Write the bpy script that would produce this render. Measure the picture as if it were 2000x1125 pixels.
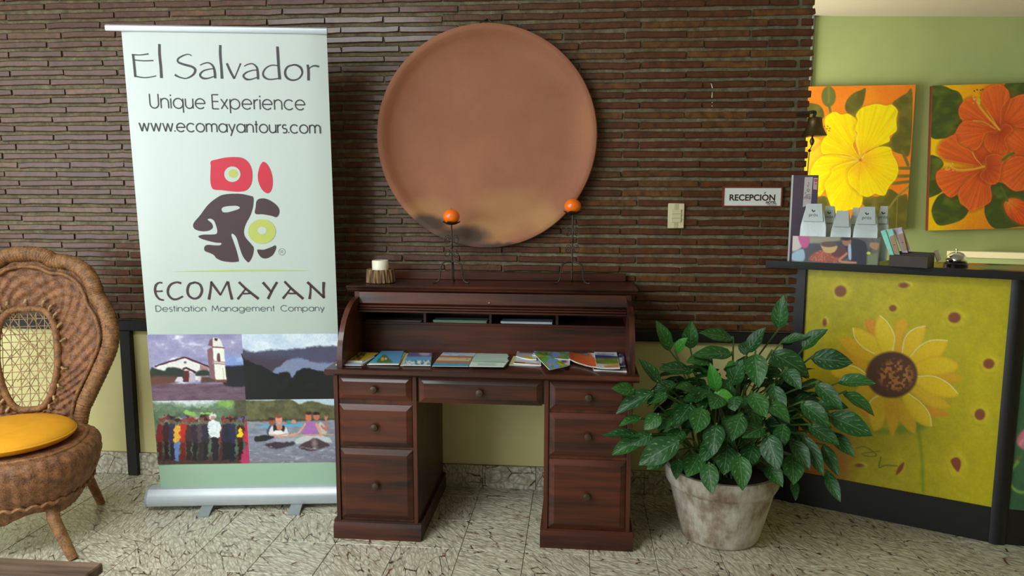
import bpy, math, random
import numpy as np
from mathutils import Vector, Matrix

# ------------------------------------------------------------------ scene, camera, light
for o in list(bpy.data.objects):
    bpy.data.objects.remove(o, do_unlink=True)
scene = bpy.context.scene
COL = scene.collection
random.seed(7)
rng = np.random.default_rng(7)

FOC, PITCH, YAW, ROLL, EYE = 1416.72, 0.123853, 0.089732, 0.003303, 1.55   # focal length in pixels of a 2000 x 1125 frame
_F = np.array([-math.sin(YAW) * math.cos(PITCH), math.cos(YAW) * math.cos(PITCH), -math.sin(PITCH)])
_r = np.array([math.cos(YAW), math.sin(YAW), 0.0])
_u = np.cross(_r, _F)
CR = math.cos(ROLL) * _r + math.sin(ROLL) * _u
CU = -math.sin(ROLL) * _r + math.cos(ROLL) * _u
CF = _F
EYEP = np.array([0.0, 0.0, EYE])
cam = bpy.data.cameras.new('camera')
cam.sensor_fit = 'HORIZONTAL'
cam.sensor_width = 36.0
cam.lens = 36.0 * FOC / 2000.0
cam.clip_start = 0.05
camo = bpy.data.objects.new('camera', cam)
COL.objects.link(camo)
camo.matrix_world = Matrix(((CR[0], CU[0], -CF[0], 0), (CR[1], CU[1], -CF[1], 0), (CR[2], CU[2], -CF[2], EYE), (0, 0, 0, 1)))
scene.camera = camo

world = bpy.data.worlds.new('world')
scene.world = world
world.use_nodes = True
bg = world.node_tree.nodes['Background']
bg.inputs[0].default_value = (0.80, 0.90, 0.88, 1)
bg.inputs[1].default_value = 0.85

def area_light(name, loc, target, w, h, power, col):
    l = bpy.data.lights.new(name, 'AREA')
    l.shape = 'RECTANGLE'
    l.size = w
    l.size_y = h
    l.energy = power
    l.color = col
    o = bpy.data.objects.new(name, l)
    COL.objects.link(o)
    o.location = loc
    o.rotation_euler = (Vector(target) - Vector(loc)).to_track_quat('-Z', 'Y').to_euler()
    return o

area_light('lobby_daylight', (-4.2, -0.6, 1.75), (-1.1, 3.4, 0.9), 4.0, 2.5, 150, (0.90, 0.98, 1.0))
area_light('lobby_skylight', (-1.9, 1.0, 2.97), (-1.9, 1.02, 0.0), 1.3, 1.3, 78, (0.92, 0.98, 1.0))
area_light('reception_window', (0.15, 4.42, 1.55), (2.6, 4.75, 1.5), 0.9, 1.5, 100, (1.0, 0.93, 0.72))

vs = scene.view_settings
vs.view_transform = 'Standard'
vs.look = 'None'
vs.gamma = 1.0
vs.use_curve_mapping = False
vs.exposure = 0.0

# ------------------------------------------------------------------ pixel -> place
def ray(x, y):
    return CR * ((x - 1000.0) / FOC) - CU * ((y - 562.5) / FOC) + CF
def onz(x, y, z=0.0):
    d = ray(x, y)
    return EYEP + d * ((z - EYE) / d[2])
def ony(x, y, Y):
    d = ray(x, y)
    return EYEP + d * (Y / d[1])
class Plane:
    def __init__(s, P, ex, ey):
        s.P = np.array(P, float); s.ex = np.array(ex, float); s.ey = np.array(ey, float)
        s.n = np.cross(s.ex, s.ey)
    def ab(s, x, y):
        d = ray(x, y)
        q = EYEP + d * (((s.P - EYEP) @ s.n) / (d @ s.n)) - s.P
        return float(q @ s.ex), float(q @ s.ey)
    def pt(s, a, b, n=0.0):
        return s.P + s.ex * a + s.ey * b + s.n * n
def project(P):
    d = P - EYEP
    w = d @ CF
    return 1000 + FOC * (d @ CR) / w, 562.5 - FOC * (d @ CU) / w

# ------------------------------------------------------------------ mesh helpers
class MB:
    def __init__(s):
        s.v = []; s.f = []
    def add(s, vs_, fs_):
        k = len(s.v)
        s.v += [tuple(float(c) for c in p) for p in vs_]
        s.f += [tuple(i + k for i in f) for f in fs_]
        return s
    def box(s, x0, x1, y0, y1, z0, z1, b=0.0):
        if b <= 0:
            vs_ = [(x, y, z) for x in (x0, x1) for y in (y0, y1) for z in (z0, z1)]
            fs_ = [(0, 1, 3, 2), (4, 6, 7, 5), (0, 4, 5, 1), (2, 3, 7, 6), (0, 2, 6, 4), (1, 5, 7, 3)]
            return s.add(vs_, fs_)
        b = min(b, (x1 - x0) * .45, (y1 - y0) * .45, (z1 - z0) * .45)
        lo = (x0, y0, z0); hi = (x1, y1, z1)
        vs_ = []; idx = {}
        for sx in (0, 1):
            for sy in (0, 1):
                for sz in (0, 1):
                    sg = (sx, sy, sz)
                    c = [hi[i] if sg[i] else lo[i] for i in range(3)]
                    for ax in range(3):
                        p = [c[i] + (0 if i == ax else (-b if sg[i] else b)) for i in range(3)]
                        idx[(sx, sy, sz, ax)] = len(vs_)
                        vs_.append(p)
        fs_ = []
        for ax in range(3):
            o1, o2 = [i for i in range(3) if i != ax]
            for sd in (0, 1):
                q = []
                for (a, c) in ((0, 0), (1, 0), (1, 1), (0, 1)):
                    k = [0, 0, 0]; k[ax] = sd; k[o1] = a; k[o2] = c
                    q.append(idx[(k[0], k[1], k[2], ax)])
                fs_.append(tuple(q if (sd == 1) == (ax != 1) else q[::-1]))
            for a in (0, 1):
                for c in (0, 1):
                    k0 = [0, 0, 0]; k1 = [0, 0, 0]
                    k0[ax] = 0; k1[ax] = 1
                    k0[o1] = k1[o1] = a; k0[o2] = k1[o2] = c
                    fs_.append((idx[(*k0, o1)], idx[(*k1, o1)], idx[(*k1, o2)], idx[(*k0, o2)]))
        for sx in (0, 1):
            for sy in (0, 1):
                for sz in (0, 1):
                    fs_.append(tuple(idx[(sx, sy, sz, a)] for a in range(3)))
        return s.add(vs_, fs_)
    def tube(s, pts, rad, n=8, cap=True, closed=False):
        pts = [np.array(p, float) for p in pts]
        m = len(pts)
        rad = list(rad) if hasattr(rad, '__len__') else [rad] * m
        rings = []
        up = None
        for i in range(m):
            if closed:
                t = pts[(i + 1) % m] - pts[i - 1]
            else:
                t = pts[min(i + 1, m - 1)] - pts[max(i - 1, 0)]
            t = t / (np.linalg.norm(t) + 1e-9)
            if up is None:
                up = np.array([0, 0, 1.0]) if abs(t[2]) < .9 else np.array([0, 1.0, 0])
            up = up - t * (up @ t)
            up = up / (np.linalg.norm(up) + 1e-9)
            w = np.cross(t, up)
            rings.append([pts[i] + rad[i] * (math.cos(2 * math.pi * k / n) * up + math.sin(2 * math.pi * k / n) * w) for k in range(n)])
        vs_ = [p for r_ in rings for p in r_]
        fs_ = []
        for i in range(m if closed else m - 1):
            j = (i + 1) % m
            for k in range(n):
                fs_.append((i * n + k, i * n + (k + 1) % n, j * n + (k + 1) % n, j * n + k))
        if cap and not closed:
            fs_.append(tuple(range(n - 1, -1, -1)))
            fs_.append(tuple((m - 1) * n + k for k in range(n)))
        return s.add(vs_, fs_)
    def lathe(s, prof, n=32, c=(0, 0, 0), fn=None):
        """prof: (radius, z) list; fn(angle, i, r, z) -> r, z"""
        vs_ = []
        for i, (r_, z) in enumerate(prof):
            for k in range(n):
                a = 2 * math.pi * k / n
                rr, zz = (r_, z) if fn is None else fn(a, i, r_, z)
                vs_.append((c[0] + rr * math.cos(a), c[1] + rr * math.sin(a), c[2] + zz))
        fs_ = []
        for i in range(len(prof) - 1):
            for k in range(n):
                fs_.append((i * n + k, i * n + (k + 1) % n, (i + 1) * n + (k + 1) % n, (i + 1) * n + k))
        if prof[0][0] > 1e-6: fs_.append(tuple(range(n - 1, -1, -1)))
        if prof[-1][0] > 1e-6: fs_.append(tuple((len(prof) - 1) * n + k for k in range(n)))
        return s.add(vs_, fs_)
    def prism(s, poly, fa, fb):
        """poly: 2-D points; fa, fb map (u, v) to the two faces"""
        n = len(poly)
        vs_ = [fa(*p) for p in poly] + [fb(*p) for p in poly]
        fs_ = [tuple(range(n)), tuple(range(2 * n - 1, n - 1, -1))]
        fs_ += [(i, i + n, (i + 1) % n + n, (i + 1) % n) for i in range(n)]
        return s.add(vs_, fs_)
    def grid(s, P):
        """P: array rows x cols x 3"""
        h, w = P.shape[:2]
        fs_ = [(i * w + j, i * w + j + 1, (i + 1) * w + j + 1, (i + 1) * w + j) for i in range(h - 1) for j in range(w - 1)]
        return s.add(P.reshape(-1, 3), fs_)
    def mesh(s, name, smooth=None):
        me = bpy.data.meshes.new(name)
        me.from_pydata(s.v, [], s.f)
        me.update()
        import bmesh
        bm = bmesh.new(); bm.from_mesh(me)
        bmesh.ops.recalc_face_normals(bm, faces=bm.faces[:])
        bm.to_mesh(me); bm.free()
        if smooth:
            me.polygons.foreach_set('use_smooth', [True] * len(me.polygons))
            me.set_sharp_from_angle(angle=math.radians(smooth))
        return me

def chain_matrix(o):
    M = o.matrix_basis.copy()
    while o.parent:
        o = o.parent
        M = o.matrix_basis @ M
    return M
def link(name, me, mat=None, parent=None, world_coords=True):
    if mat is not None and not me.materials:
        me.materials.append(mat)
    o = bpy.data.objects.new(name, me)
    if parent is not None:
        if world_coords:
            me.transform(chain_matrix(parent).inverted())
        o.parent = parent
    COL.objects.link(o)
    return o
def part(name, mb, mat, parent=None, smooth=40, world_coords=True):
    return link(name, mb.mesh(name, smooth), mat, parent, world_coords)
def tag(o, label=None, cat=None, group=None, kind=None):
    if label: o['label'] = label
    if cat: o['category'] = cat
    if group: o['group'] = group
    if kind: o['kind'] = kind
    return o
def thing(name, loc, label, cat, group=None, rz=0.0):
    o = bpy.data.objects.new(name, None)
    o.empty_display_size = .05
    o.location = [float(c) for c in loc]
    o.rotation_euler = (0, 0, rz)
    COL.objects.link(o)
    o.matrix_basis = Matrix.Translation(o.location) @ Matrix.Rotation(rz, 4, 'Z')
    return tag(o, label, cat, group)
def single(name, mb, mat, loc, label, cat, group=None, smooth=40):
    """a thing that is one mesh, its origin at its base"""
    me = mb.mesh(name, smooth)
    me.transform(Matrix.Translation(-Vector([float(c) for c in loc])))
    o = link(name, me, mat)
    o.location = [float(c) for c in loc]
    return tag(o, label, cat, group)

# ------------------------------------------------------------------ materials
def lin(c):
    c = np.asarray(c, float) / 255.0
    return np.where(c <= .04045, c / 12.92, ((c + .055) / 1.055) ** 2.4)
def S(r, g, b):
    return tuple(float(x) for x in lin((r, g, b))) + (1.0,)
class NT:
    def __init__(s, name):
        s.m = bpy.data.materials.new(name); s.m.use_nodes = True
        s.t = s.m.node_tree
        s.b = s.t.nodes['Principled BSDF']
    def n(s, kind, **kw):
        x = s.t.nodes.new(kind)
        for k, v in kw.items(): setattr(x, k, v)
        return x
    def l(s, a, b): s.t.links.new(a, b)
    def set(s, **kw):
        for k, v in kw.items():
            s.b.inputs[k.replace('_', ' ')].default_value = v
    def coords(s, scale=(1, 1, 1), rot=(0, 0, 0), kind='Object'):
        tc = s.n('ShaderNodeTexCoord'); mp = s.n('ShaderNodeMapping')
        mp.inputs['Scale'].default_value = scale; mp.inputs['Rotation'].default_value = rot
        s.l(tc.outputs[kind], mp.inputs['Vector'])
        return mp.outputs[0]
    def noise(s, vec, scale, detail=3, rough=.55):
        x = s.n('ShaderNodeTexNoise'); x.inputs['Scale'].default_value = scale
        x.inputs['Detail'].default_value = detail; x.inputs['Roughness'].default_value = rough
        if vec is not None: s.l(vec, x.inputs['Vector'])
        return x
    def ramp(s, fac, stops):
        x = s.n('ShaderNodeValToRGB')
        e = x.color_ramp.elements
        while len(e) < len(stops): e.new(.5)
        for i, (p, c) in enumerate(stops):
            e[i].position = p; e[i].color = c if len(c) == 4 else (*c, 1)
        s.l(fac, x.inputs[0])
        return x.outputs[0]
    def mix(s, fac, a, b, mode='MIX'):
        x = s.n('ShaderNodeMix', data_type='RGBA', blend_type=mode)
        for sock, v in ((x.inputs['Factor'], fac), (x.inputs[6], a), (x.inputs[7], b)):
            if hasattr(v, 'is_output'): s.l(v, sock)
            else: sock.default_value = v
        return x.outputs[2]
    def math(s, op, a, b=None):
        x = s.n('ShaderNodeMath', operation=op)
        for i, v in enumerate((a, b)):
            if v is None: continue
            if hasattr(v, 'is_output'): s.l(v, x.inputs[i])
            else: x.inputs[i].default_value = v
        return x.outputs[0]
    def bump(s, h, strength=.3, dist=.005):
        x = s.n('ShaderNodeBump'); x.inputs['Strength'].default_value = strength; x.inputs['Distance'].default_value = dist
        s.l(h, x.inputs['Height']); s.l(x.outputs[0], s.b.inputs['Normal'])
    def base(s, c): s.l(c, s.b.inputs['Base Color'])

def M(name, col, rough=.5, metal=0.0, var=.12, nscale=14, bump=0.0, bscale=120, coat=0.0):
    t = NT(name)
    t.set(Roughness=rough, Metallic=metal, Coat_Weight=coat, Coat_Roughness=.15)
    v = t.coords()
    nz = t.noise(v, nscale, 4)
    a = tuple(c * (1 - var) for c in col[:3]) + (1,)
    b = tuple(min(1, c * (1 + var)) for c in col[:3]) + (1,)
    t.base(t.ramp(nz.outputs[0], [(.3, a), (.7, b)]))
    if bump:
        t.bump(t.noise(v, bscale, 3).outputs[0], bump, .002)
    return t.m
def wood(name, dark, light, axis, rough=.48, coat=.30):
    t = NT(name)
    t.set(Roughness=rough, Coat_Weight=coat, Coat_Roughness=.12, Specular_IOR_Level=.35)
    sc = [26, 26, 26]; sc[axis] = 1.6
    v = t.coords(scale=tuple(sc))
    n1 = t.noise(v, 1.0, 6, .62)
    v2 = t.coords(scale=tuple(1.2 if i == axis else 3.5 for i in range(3)))
    n2 = t.noise(v2, 1.0, 2)
    f = t.math('ADD', t.math('MULTIPLY', n1.outputs[0], .6), t.math('MULTIPLY', n2.outputs[0], .4))
    t.base(t.ramp(f, [(.38, dark), (.5, tuple((a + b) / 2 for a, b in zip(dark, light))), (.61, light)]))
    t.bump(n1.outputs[0], .08, .001)
    return t.m
def painted(name, rough=.5, coat=0.0):
    t = NT(name)
    t.set(Roughness=rough, Coat_Weight=coat, Coat_Roughness=.1)
    a = t.n('ShaderNodeAttribute', attribute_name='Col')
    t.base(a.outputs['Color'])
    return t.m

W_D, W_L = S(30, 11, 6), S(88, 38, 17)
WOOD_X = wood('mahogany_along_x', W_D, W_L, 0)
WOOD_Z = wood('mahogany_along_z', W_D, W_L, 2)
WOOD_Y = wood('mahogany_along_y', W_D, W_L, 1)
BLACKWOOD = M('black_stained_wood', S(20, 18, 17), .6, 0, .3, 30, .15, 90)
PRINT = painted('printed_paper', .45)
GLOSSPRINT = painted('glossy_printed_paper', .28)
CANVASPAINT = painted('painted_canvas', .6)
PANELPAINT = painted('painted_panel', .42)
PAPER = M('white_paper', S(225, 225, 220), .6, 0, .04)
ALU = M('satin_aluminium', S(185, 192, 198), .38, .35, .04)
IRON = M('wrought_iron', S(62, 52, 46), .5, .6, .3, 60, .3, 200)
INK = M('charcoal_ink', S(44, 40, 44), .5, 0, .05)
GREYINK = M('grey_ink', S(92, 98, 100), .5, 0, .05)
PLUMINK = M('plum_brown_ink', S(62, 38, 44), .5, 0, .06)
REDINK = M('crimson_ink', S(196, 28, 56), .5, 0, .05)
LIMEINK = M('lime_ink', S(178, 186, 92), .5, 0, .05)
OLIVELINE = M('olive_green_ink', S(180, 195, 95), .5, 0, .05)
BLACKINK = M('black_ink', S(28, 24, 24), .5, 0, .05)

# ------------------------------------------------------------------ printed pictures: vertex-coloured grids, drawn in photo pixels
def cr(pts, k=6):
    p = np.array(pts, float); n = len(p); out = []
    for i in range(n):
        a, b, c, d = p[i - 1], p[i], p[(i + 1) % n], p[(i + 2) % n]
        for t in np.arange(k) / k:
            out.append(.5 * ((2 * b) + (c - a) * t + (2 * a - 5 * b + 4 * c - d) * t * t + (3 * b - a - 3 * c + d) * t ** 3))
    return np.array(out)
def cro(pts, k=6):
    p = [np.array(q, float) for q in pts]
    p = [2 * p[0] - p[1]] + p + [2 * p[-1] - p[-2]]
    out = []
    for i in range(1, len(p) - 2):
        a, b, c, d = p[i - 1:i + 3]
        for t in np.arange(k) / k:
            out.append(.5 * ((2 * b) + (c - a) * t + (2 * a - 5 * b + 4 * c - d) * t * t + (3 * b - a - 3 * c + d) * t ** 3))
    out.append(p[-2])
    return np.array(out)
def crop(x0, y0, s):
    return lambda pts: [(x0 + x / s, y0 + y / s) for x, y in pts]
def vnoise(x, y, sc, seed=0, octv=3):
    out = np.zeros_like(x); amp = 1.0; tot = 0
    for o in range(octv):
        g = np.random.default_rng(seed * 13 + o).random((64, 64))
        u = x / sc * 2 ** o; v = y / sc * 2 ** o
        i = np.floor(u).astype(int); j = np.floor(v).astype(int)
        fu = u - i; fv = v - j
        fu = fu * fu * (3 - 2 * fu); fv = fv * fv * (3 - 2 * fv)
        q = lambda a, b: g[(j + b) % 64, (i + a) % 64]
        out += amp * ((q(0, 0) * (1 - fu) + q(1, 0) * fu) * (1 - fv) + (q(0, 1) * (1 - fu) + q(1, 1) * fu) * fv)
        tot += amp; amp *= .5
    return out / tot
class Canvas:
    def __init__(s, P):
        """P: rows x cols x 3 world points of the flat surface"""
        s.P = P
        s.X, s.Y = project(P.reshape(-1, 3))
        s.X = s.X.reshape(P.shape[:2]); s.Y = s.Y.reshape(P.shape[:2])
        s.c = np.ones(P.shape[:2] + (3,)) * 128.0
    def fill(s, c): s.c[:] = c
    def blend(s, m, c):
        c = np.asarray(c, float)
        s.c = s.c * (1 - m[..., None]) + (c if c.ndim == 3 else c[None, None, :]) * m[..., None]
    def mask(s, pts, soft=.8, smooth=True):
        p = cr(pts) if smooth else np.array(pts, float)
        X, Y = s.X, s.Y
        ins = np.zeros(X.shape, bool); d2 = np.full(X.shape, 1e9)
        n = len(p)
        for i in range(n):
            ax, ay = p[i]; bx, by = p[(i + 1) % n]
            if ay != by:
                c = ((ay > Y) != (by > Y)) & (X < (bx - ax) * (Y - ay) / (by - ay) + ax)
                ins ^= c
            ex, ey = bx - ax, by - ay; L = ex * ex + ey * ey + 1e-9
            t = np.clip(((X - ax) * ex + (Y - ay) * ey) / L, 0, 1)
            d2 = np.minimum(d2, (X - ax - t * ex) ** 2 + (Y - ay - t * ey) ** 2)
        d = np.sqrt(d2) * np.where(ins, 1, -1)
        return np.clip(.5 + d / (2 * soft), 0, 1), d
    def poly(s, pts, c, soft=.8, smooth=True, op=1.0):
        m, d = s.mask(pts, soft, smooth)
        s.blend(m * op, c)
        return d
    def ell(s, cx, cy, rx, ry, c, soft=.8, op=1.0):
        q = np.sqrt(((s.X - cx) / rx) ** 2 + ((s.Y - cy) / ry) ** 2)
        s.blend(np.clip(.5 + (1 - q) * min(rx, ry) / (2 * soft), 0, 1) * op, c)
    def line(s, pts, w, c, smooth=True, op=1.0, soft=.7):
        p = cro(pts) if smooth and len(pts) > 2 else np.array(pts, float)
        d2 = np.full(s.X.shape, 1e9)
        for i in range(len(p) - 1):
            ax, ay = p[i]; ex, ey = p[i + 1] - p[i]; L = ex * ex + ey * ey + 1e-9
            t = np.clip(((s.X - ax) * ex + (s.Y - ay) * ey) / L, 0, 1)
            d2 = np.minimum(d2, (s.X - ax - t * ex) ** 2 + (s.Y - ay - t * ey) ** 2)
        s.blend(np.clip(.5 + (w / 2 - np.sqrt(d2)) / (2 * soft), 0, 1) * op, c)
    def grain(s, amp, sc=4, seed=3):
        s.c = s.c * (1 + amp * (vnoise(s.X, s.Y, sc, seed, 3) - .5)[..., None] * 2)
    def build(s, name, mat, parent, gain=1.0):
        h, w = s.P.shape[:2]
        me = bpy.data.meshes.new(name)
        idx = np.arange(h * w).reshape(h, w)
        f = np.stack([idx[:-1, :-1], idx[1:, :-1], idx[1:, 1:], idx[:-1, 1:]], -1).reshape(-1, 4)
        me.vertices.add(h * w); me.vertices.foreach_set('co', s.P.reshape(-1).astype(np.float32))
        me.loops.add(f.size); me.loops.foreach_set('vertex_index', f.reshape(-1).astype(np.int32))
        me.polygons.add(len(f)); me.polygons.foreach_set('loop_start', (np.arange(len(f)) * 4).astype(np.int32))
        me.update(calc_edges=True); me.validate()
        at = me.color_attributes.new('Col', 'FLOAT_COLOR', 'POINT')
        col = np.ones((h * w, 4), np.float32)
        col[:, :3] = np.clip(lin(np.clip(s.c, 0, 255)) * gain, 0, .92).reshape(-1, 3)
        at.data.foreach_set('color', col.reshape(-1))
        return link(name, me, mat, parent)
def plane_grid(pl, a0, a1, b0, b1, nx, ny, off=0.0):
    A, B = np.meshgrid(np.linspace(a0, a1, nx), np.linspace(b1, b0, ny))
    return pl.P + A[..., None] * pl.ex + B[..., None] * pl.ey + off * pl.n
def quad_grid(q, nx, ny):
    """q: TL, TR, BR, BL world points"""
    q = [np.array(p, float) for p in q]
    u, v = np.meshgrid(np.linspace(0, 1, nx), np.linspace(0, 1, ny))
    u = u[..., None]; v = v[..., None]
    return (q[0] * (1 - u) + q[1] * u) * (1 - v) + (q[3] * (1 - u) + q[2] * u) * v

# ------------------------------------------------------------------ lettering made of pen strokes on a plane
class Pen:
    def __init__(s, pl, off): s.pl = pl; s.off = off; s.mb = MB()
    def stroke(s, pts, w):
        """pts: (a, b) on the plane, w: width or widths"""
        p = np.array(pts, float); n = len(p)
        w = np.ones(n) * w if not hasattr(w, '__len__') else np.interp(np.linspace(0, 1, n), np.linspace(0, 1, len(w)), w)
        t = np.zeros_like(p)
        t[1:-1] = p[2:] - p[:-2]; t[0] = p[1] - p[0]; t[-1] = p[-1] - p[-2]
        t /= np.linalg.norm(t, axis=1)[:, None] + 1e-12
        nn = np.stack([-t[:, 1], t[:, 0]], 1)
        L = p + nn * w[:, None] / 2; R_ = p - nn * w[:, None] / 2
        k = len(s.mb.v)
        for i in range(n):
            s.mb.v.append(tuple(s.pl.pt(*L[i], s.off))); s.mb.v.append(tuple(s.pl.pt(*R_[i], s.off)))
        for i in range(n - 1):
            s.mb.f.append((k + 2 * i, k + 2 * i + 1, k + 2 * i + 3, k + 2 * i + 2))
    def fill(s, pts, mb=None):
        k = len(s.mb.v)
        s.mb.v += [tuple(s.pl.pt(a, b, s.off)) for a, b in pts]
        s.mb.f.append(tuple(range(k, k + len(pts))))
    def build(s, name, mat, parent):
        me = bpy.data.meshes.new(name); me.from_pydata(s.mb.v, [], s.mb.f); me.update()
        return link(name, me, mat, parent)
def arc(cx, cy, rx, ry, a0, a1, n=18):
    return [(cx + rx * math.cos(math.radians(a0 + (a1 - a0) * i / n)), cy + ry * math.sin(math.radians(a0 + (a1 - a0) * i / n))) for i in range(n + 1)]
def _glyphs():
    G = {}
    o = arc(.35, .35, .35, .35, 0, 360, 26)
    G['o'] = (.70, [o])
    G['a'] = (.70, [o, [(.7, 0), (.7, .7)]])
    G['q'] = (.70, [o, [(.7, -.3), (.7, .7)]])
    G['p'] = (.70, [o, [(0, -.3), (0, .7)]])
    G['g'] = (.70, [o, [(.7, .7), (.7, -.05)] + arc(.36, -.02, .34, .28, 0, -150)])
    G['e'] = (.70, [[(0, .36), (.7, .36)], arc(.35, .35, .35, .35, 0, 318, 24)])
    G['c'] = (.64, [arc(.35, .35, .35, .35, 42, 318, 22)])
    G['n'] = (.54, [[(0, 0), (0, .7)], arc(.27, .42, .27, .27, 180, 0) + [(.54, 0)]])
    G['m'] = (.90, [[(0, 0), (0, .7)], arc(.225, .46, .225, .23, 180, 0) + [(.45, 0)], arc(.675, .46, .225, .23, 180, 0) + [(.90, 0)]])
    G['u'] = (.54, [[(0, .7)] + arc(.27, .28, .27, .27, 180, 360) + [(.54, .7)], [(.54, 0), (.54, .3)]])
    G['i'] = (.0, [[(0, 0), (0, .7)], [(0, .86), (0, .97)]])
    G['t'] = (.22, [[(.11, 0), (.11, .98)], [(-.02, .68), (.24, .68)]])
    G['r'] = (.26, [[(0, 0), (0, .7)], arc(.26, .40, .26, .28, 180, 80)])
    G['s'] = (.36, [arc(.18, .52, .17, .17, 40, 250, 12) + arc(.18, .19, .19, .19, 70, -140, 12)])
    G['w'] = (.84, [[(0, .7), (.21, 0)], [(.21, 0), (.42, .68)], [(.42, .68), (.63, 0)], [(.63, 0), (.84, .7)]])
    G['x'] = (.48, [[(0, 0), (.48, .7)], [(0, .7), (.48, 0)]])
    G['y'] = (.52, [[(0, .7), (.28, .02)], [(.54, .7), (.14, -.3)]])
    G['.'] = (.0, [[(0, 0), (0, .10)]])
    G['U'] = (.62, [[(0, 1)] + arc(.31, .31, .31, .31, 180, 360) + [(.62, 1)]])
    G['E'] = (.46, [[(0, 0), (0, 1)], [(0, 1), (.46, 1)], [(0, .52), (.44, .52)], [(0, 0), (.46, 0)]])
    G['D'] = (.70, [[(0, 0), (0, 1)], [(0, 1), (.22, 1)] + arc(.22, .5, .48, .5, 90, -90) + [(0, 0)]])
    G['M'] = (.86, [[(0, 0), (.1, 1)], [(.1, 1), (.43, .2)], [(.43, .2), (.76, 1)], [(.76, 1), (.86, 0)]])
    G['C'] = (.88, [arc(.5, .5, .5, .5, 45, 315, 24)])
    return G
GLYPH = _glyphs()
def text_line(pen, txt, p0, p1, cap, w, gap=.13, space=.42):
    """baseline from plane point p0 to p1, cap height and stroke width in metres"""
    x = 0; items = []
    for ch in txt:
        if ch == ' ': x += space; continue
        adv, st = GLYPH[ch]
        items.append((x, st)); x += adv + gap + .06
    tot = x - gap - .06
    L = math.hypot(p1[0] - p0[0], p1[1] - p0[1]); dx = ((p1[0] - p0[0]) / L, (p1[1] - p0[1]) / L)
    k = L / tot
    for x, st in items:
        for q in st:
            pen.stroke([(p0[0] + (x + a) * k * dx[0] - b * cap * dx[1], p0[1] + (x + a) * k * dx[1] + b * cap * dx[0]) for a, b in q], w)
def font_text(name, body, loc, size, mat, parent, ex, ey, n, bold=0.0, align='CENTER', shear=0.0):
    cu = bpy.data.curves.new(name, 'FONT')
    cu.body = body; cu.size = size; cu.align_x = align; cu.offset = bold; cu.fill_mode = 'FRONT'; cu.shear = shear; cu.resolution_u = 4
    tmp = bpy.data.objects.new(name, cu); COL.objects.link(tmp)
    dg = bpy.context.evaluated_depsgraph_get(); dg.update()
    me = bpy.data.meshes.new_from_object(tmp.evaluated_get(dg))
    bpy.data.objects.remove(tmp, do_unlink=True)
    me.name = name
    me.transform(Matrix(((ex[0], ey[0], n[0], loc[0]), (ex[1], ey[1], n[1], loc[1]), (ex[2], ey[2], n[2], loc[2]), (0, 0, 0, 1))))
    me.materials.clear()
    return link(name, me, mat, parent)
# ------------------------------------------------------------------ THE SETTING
WY = 3.724                    # plane of the long wall
BRICK_Y = WY - .028           # outer face of the bricks
TRIM_Z0, TRIM_Z1 = .822, .880
WX1 = 1.112                   # right-hand end of the brick wall
CREAM = M('cream_wall_paint', S(232, 222, 158), .75, 0, .04, 6, .12, 160)
t = NT('mortar'); t.set(Roughness=.9)
v = t.coords()
t.base(t.ramp(t.noise(v, 22, 5, .7).outputs[0], [(.3, S(76, 69, 53)), (.55, S(112, 103, 80)), (.75, S(140, 130, 104))]))
t.bump(t.noise(v, 190, 4).outputs[0], .7, .004)
MORTAR = t.m
t = NT('glazed_brick'); t.set(Roughness=.42, Coat_Weight=.30, Coat_Roughness=.14, Specular_IOR_Level=.35)
v = t.coords()
oi = t.n('ShaderNodeObjectInfo'); at = t.n('ShaderNodeAttribute', attribute_name='rnd')
rnd = t.math('FRACT', t.math('ADD', oi.outputs['Random'], at.outputs['Fac']))
geo = t.n('ShaderNodeNewGeometry')
nz = t.noise(geo.outputs['Position'], 26, 5, .65)
c1 = t.ramp(rnd, [(0, S(82, 44, 24)), (.35, S(102, 57, 29)), (.7, S(90, 52, 30)), (1, S(120, 78, 38))])
c2 = t.mix(t.ramp(nz.outputs[0], [(.35, (.0, .0, .0, 1)), (.72, (1, 1, 1, 1))]), c1, S(60, 35, 25))
t.base(c2)
t.bump(t.noise(geo.outputs['Position'], 60, 4).outputs[0], .35, .004)
BRICKM = t.m

mb = MB(); mb.box(-6.0, WX1 - .012, WY, WY + .16, 0, TRIM_Z1 + .02)
wall = part('wall_back', mb, CREAM); tag(wall, kind='structure')
mb = MB(); mb.box(-6.0, WX1 - .012, BRICK_Y + .011, WY + .16, TRIM_Z1, 3.0)
part('mortar_bed', mb, MORTAR, wall)
PITCHZ, BH, BL = .0478, .0315, .30
variants = []
for k in range(9):
    r2 = np.random.default_rng(k + 20)
    m_ = MB(); hb_ = BH / 2
    st = np.linspace(-.145, .145, 5)
    P_ = np.zeros((5, 6, 3))
    for a_, x_ in enumerate(st):
        lo, hi = r2.normal(0, .0013), r2.normal(0, .0013)
        for b_, (yy_, zz_) in enumerate(((.03, -hb_ + lo), (.004, -hb_ + lo), (0, -hb_ + .004 + lo), (0, hb_ - .004 + hi), (.004, hb_ + hi), (.03, hb_ + hi))):
            P_[a_, b_] = (x_ + (r2.normal(0, .0015) if a_ in (0, 4) else 0), yy_ + .0006 * math.sin(x_ * 14 + k), zz_)
    m_.grid(P_)
    m_.f += [(0, 1, 2, 3, 4, 5), (29, 28, 27, 26, 25, 24)]
    me = m_.mesh('brick', 35); me.materials.append(BRICKM)
    variants.append(me)
bricks = []
row = 0
z = TRIM_Z1 + .008 + BH / 2
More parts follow.
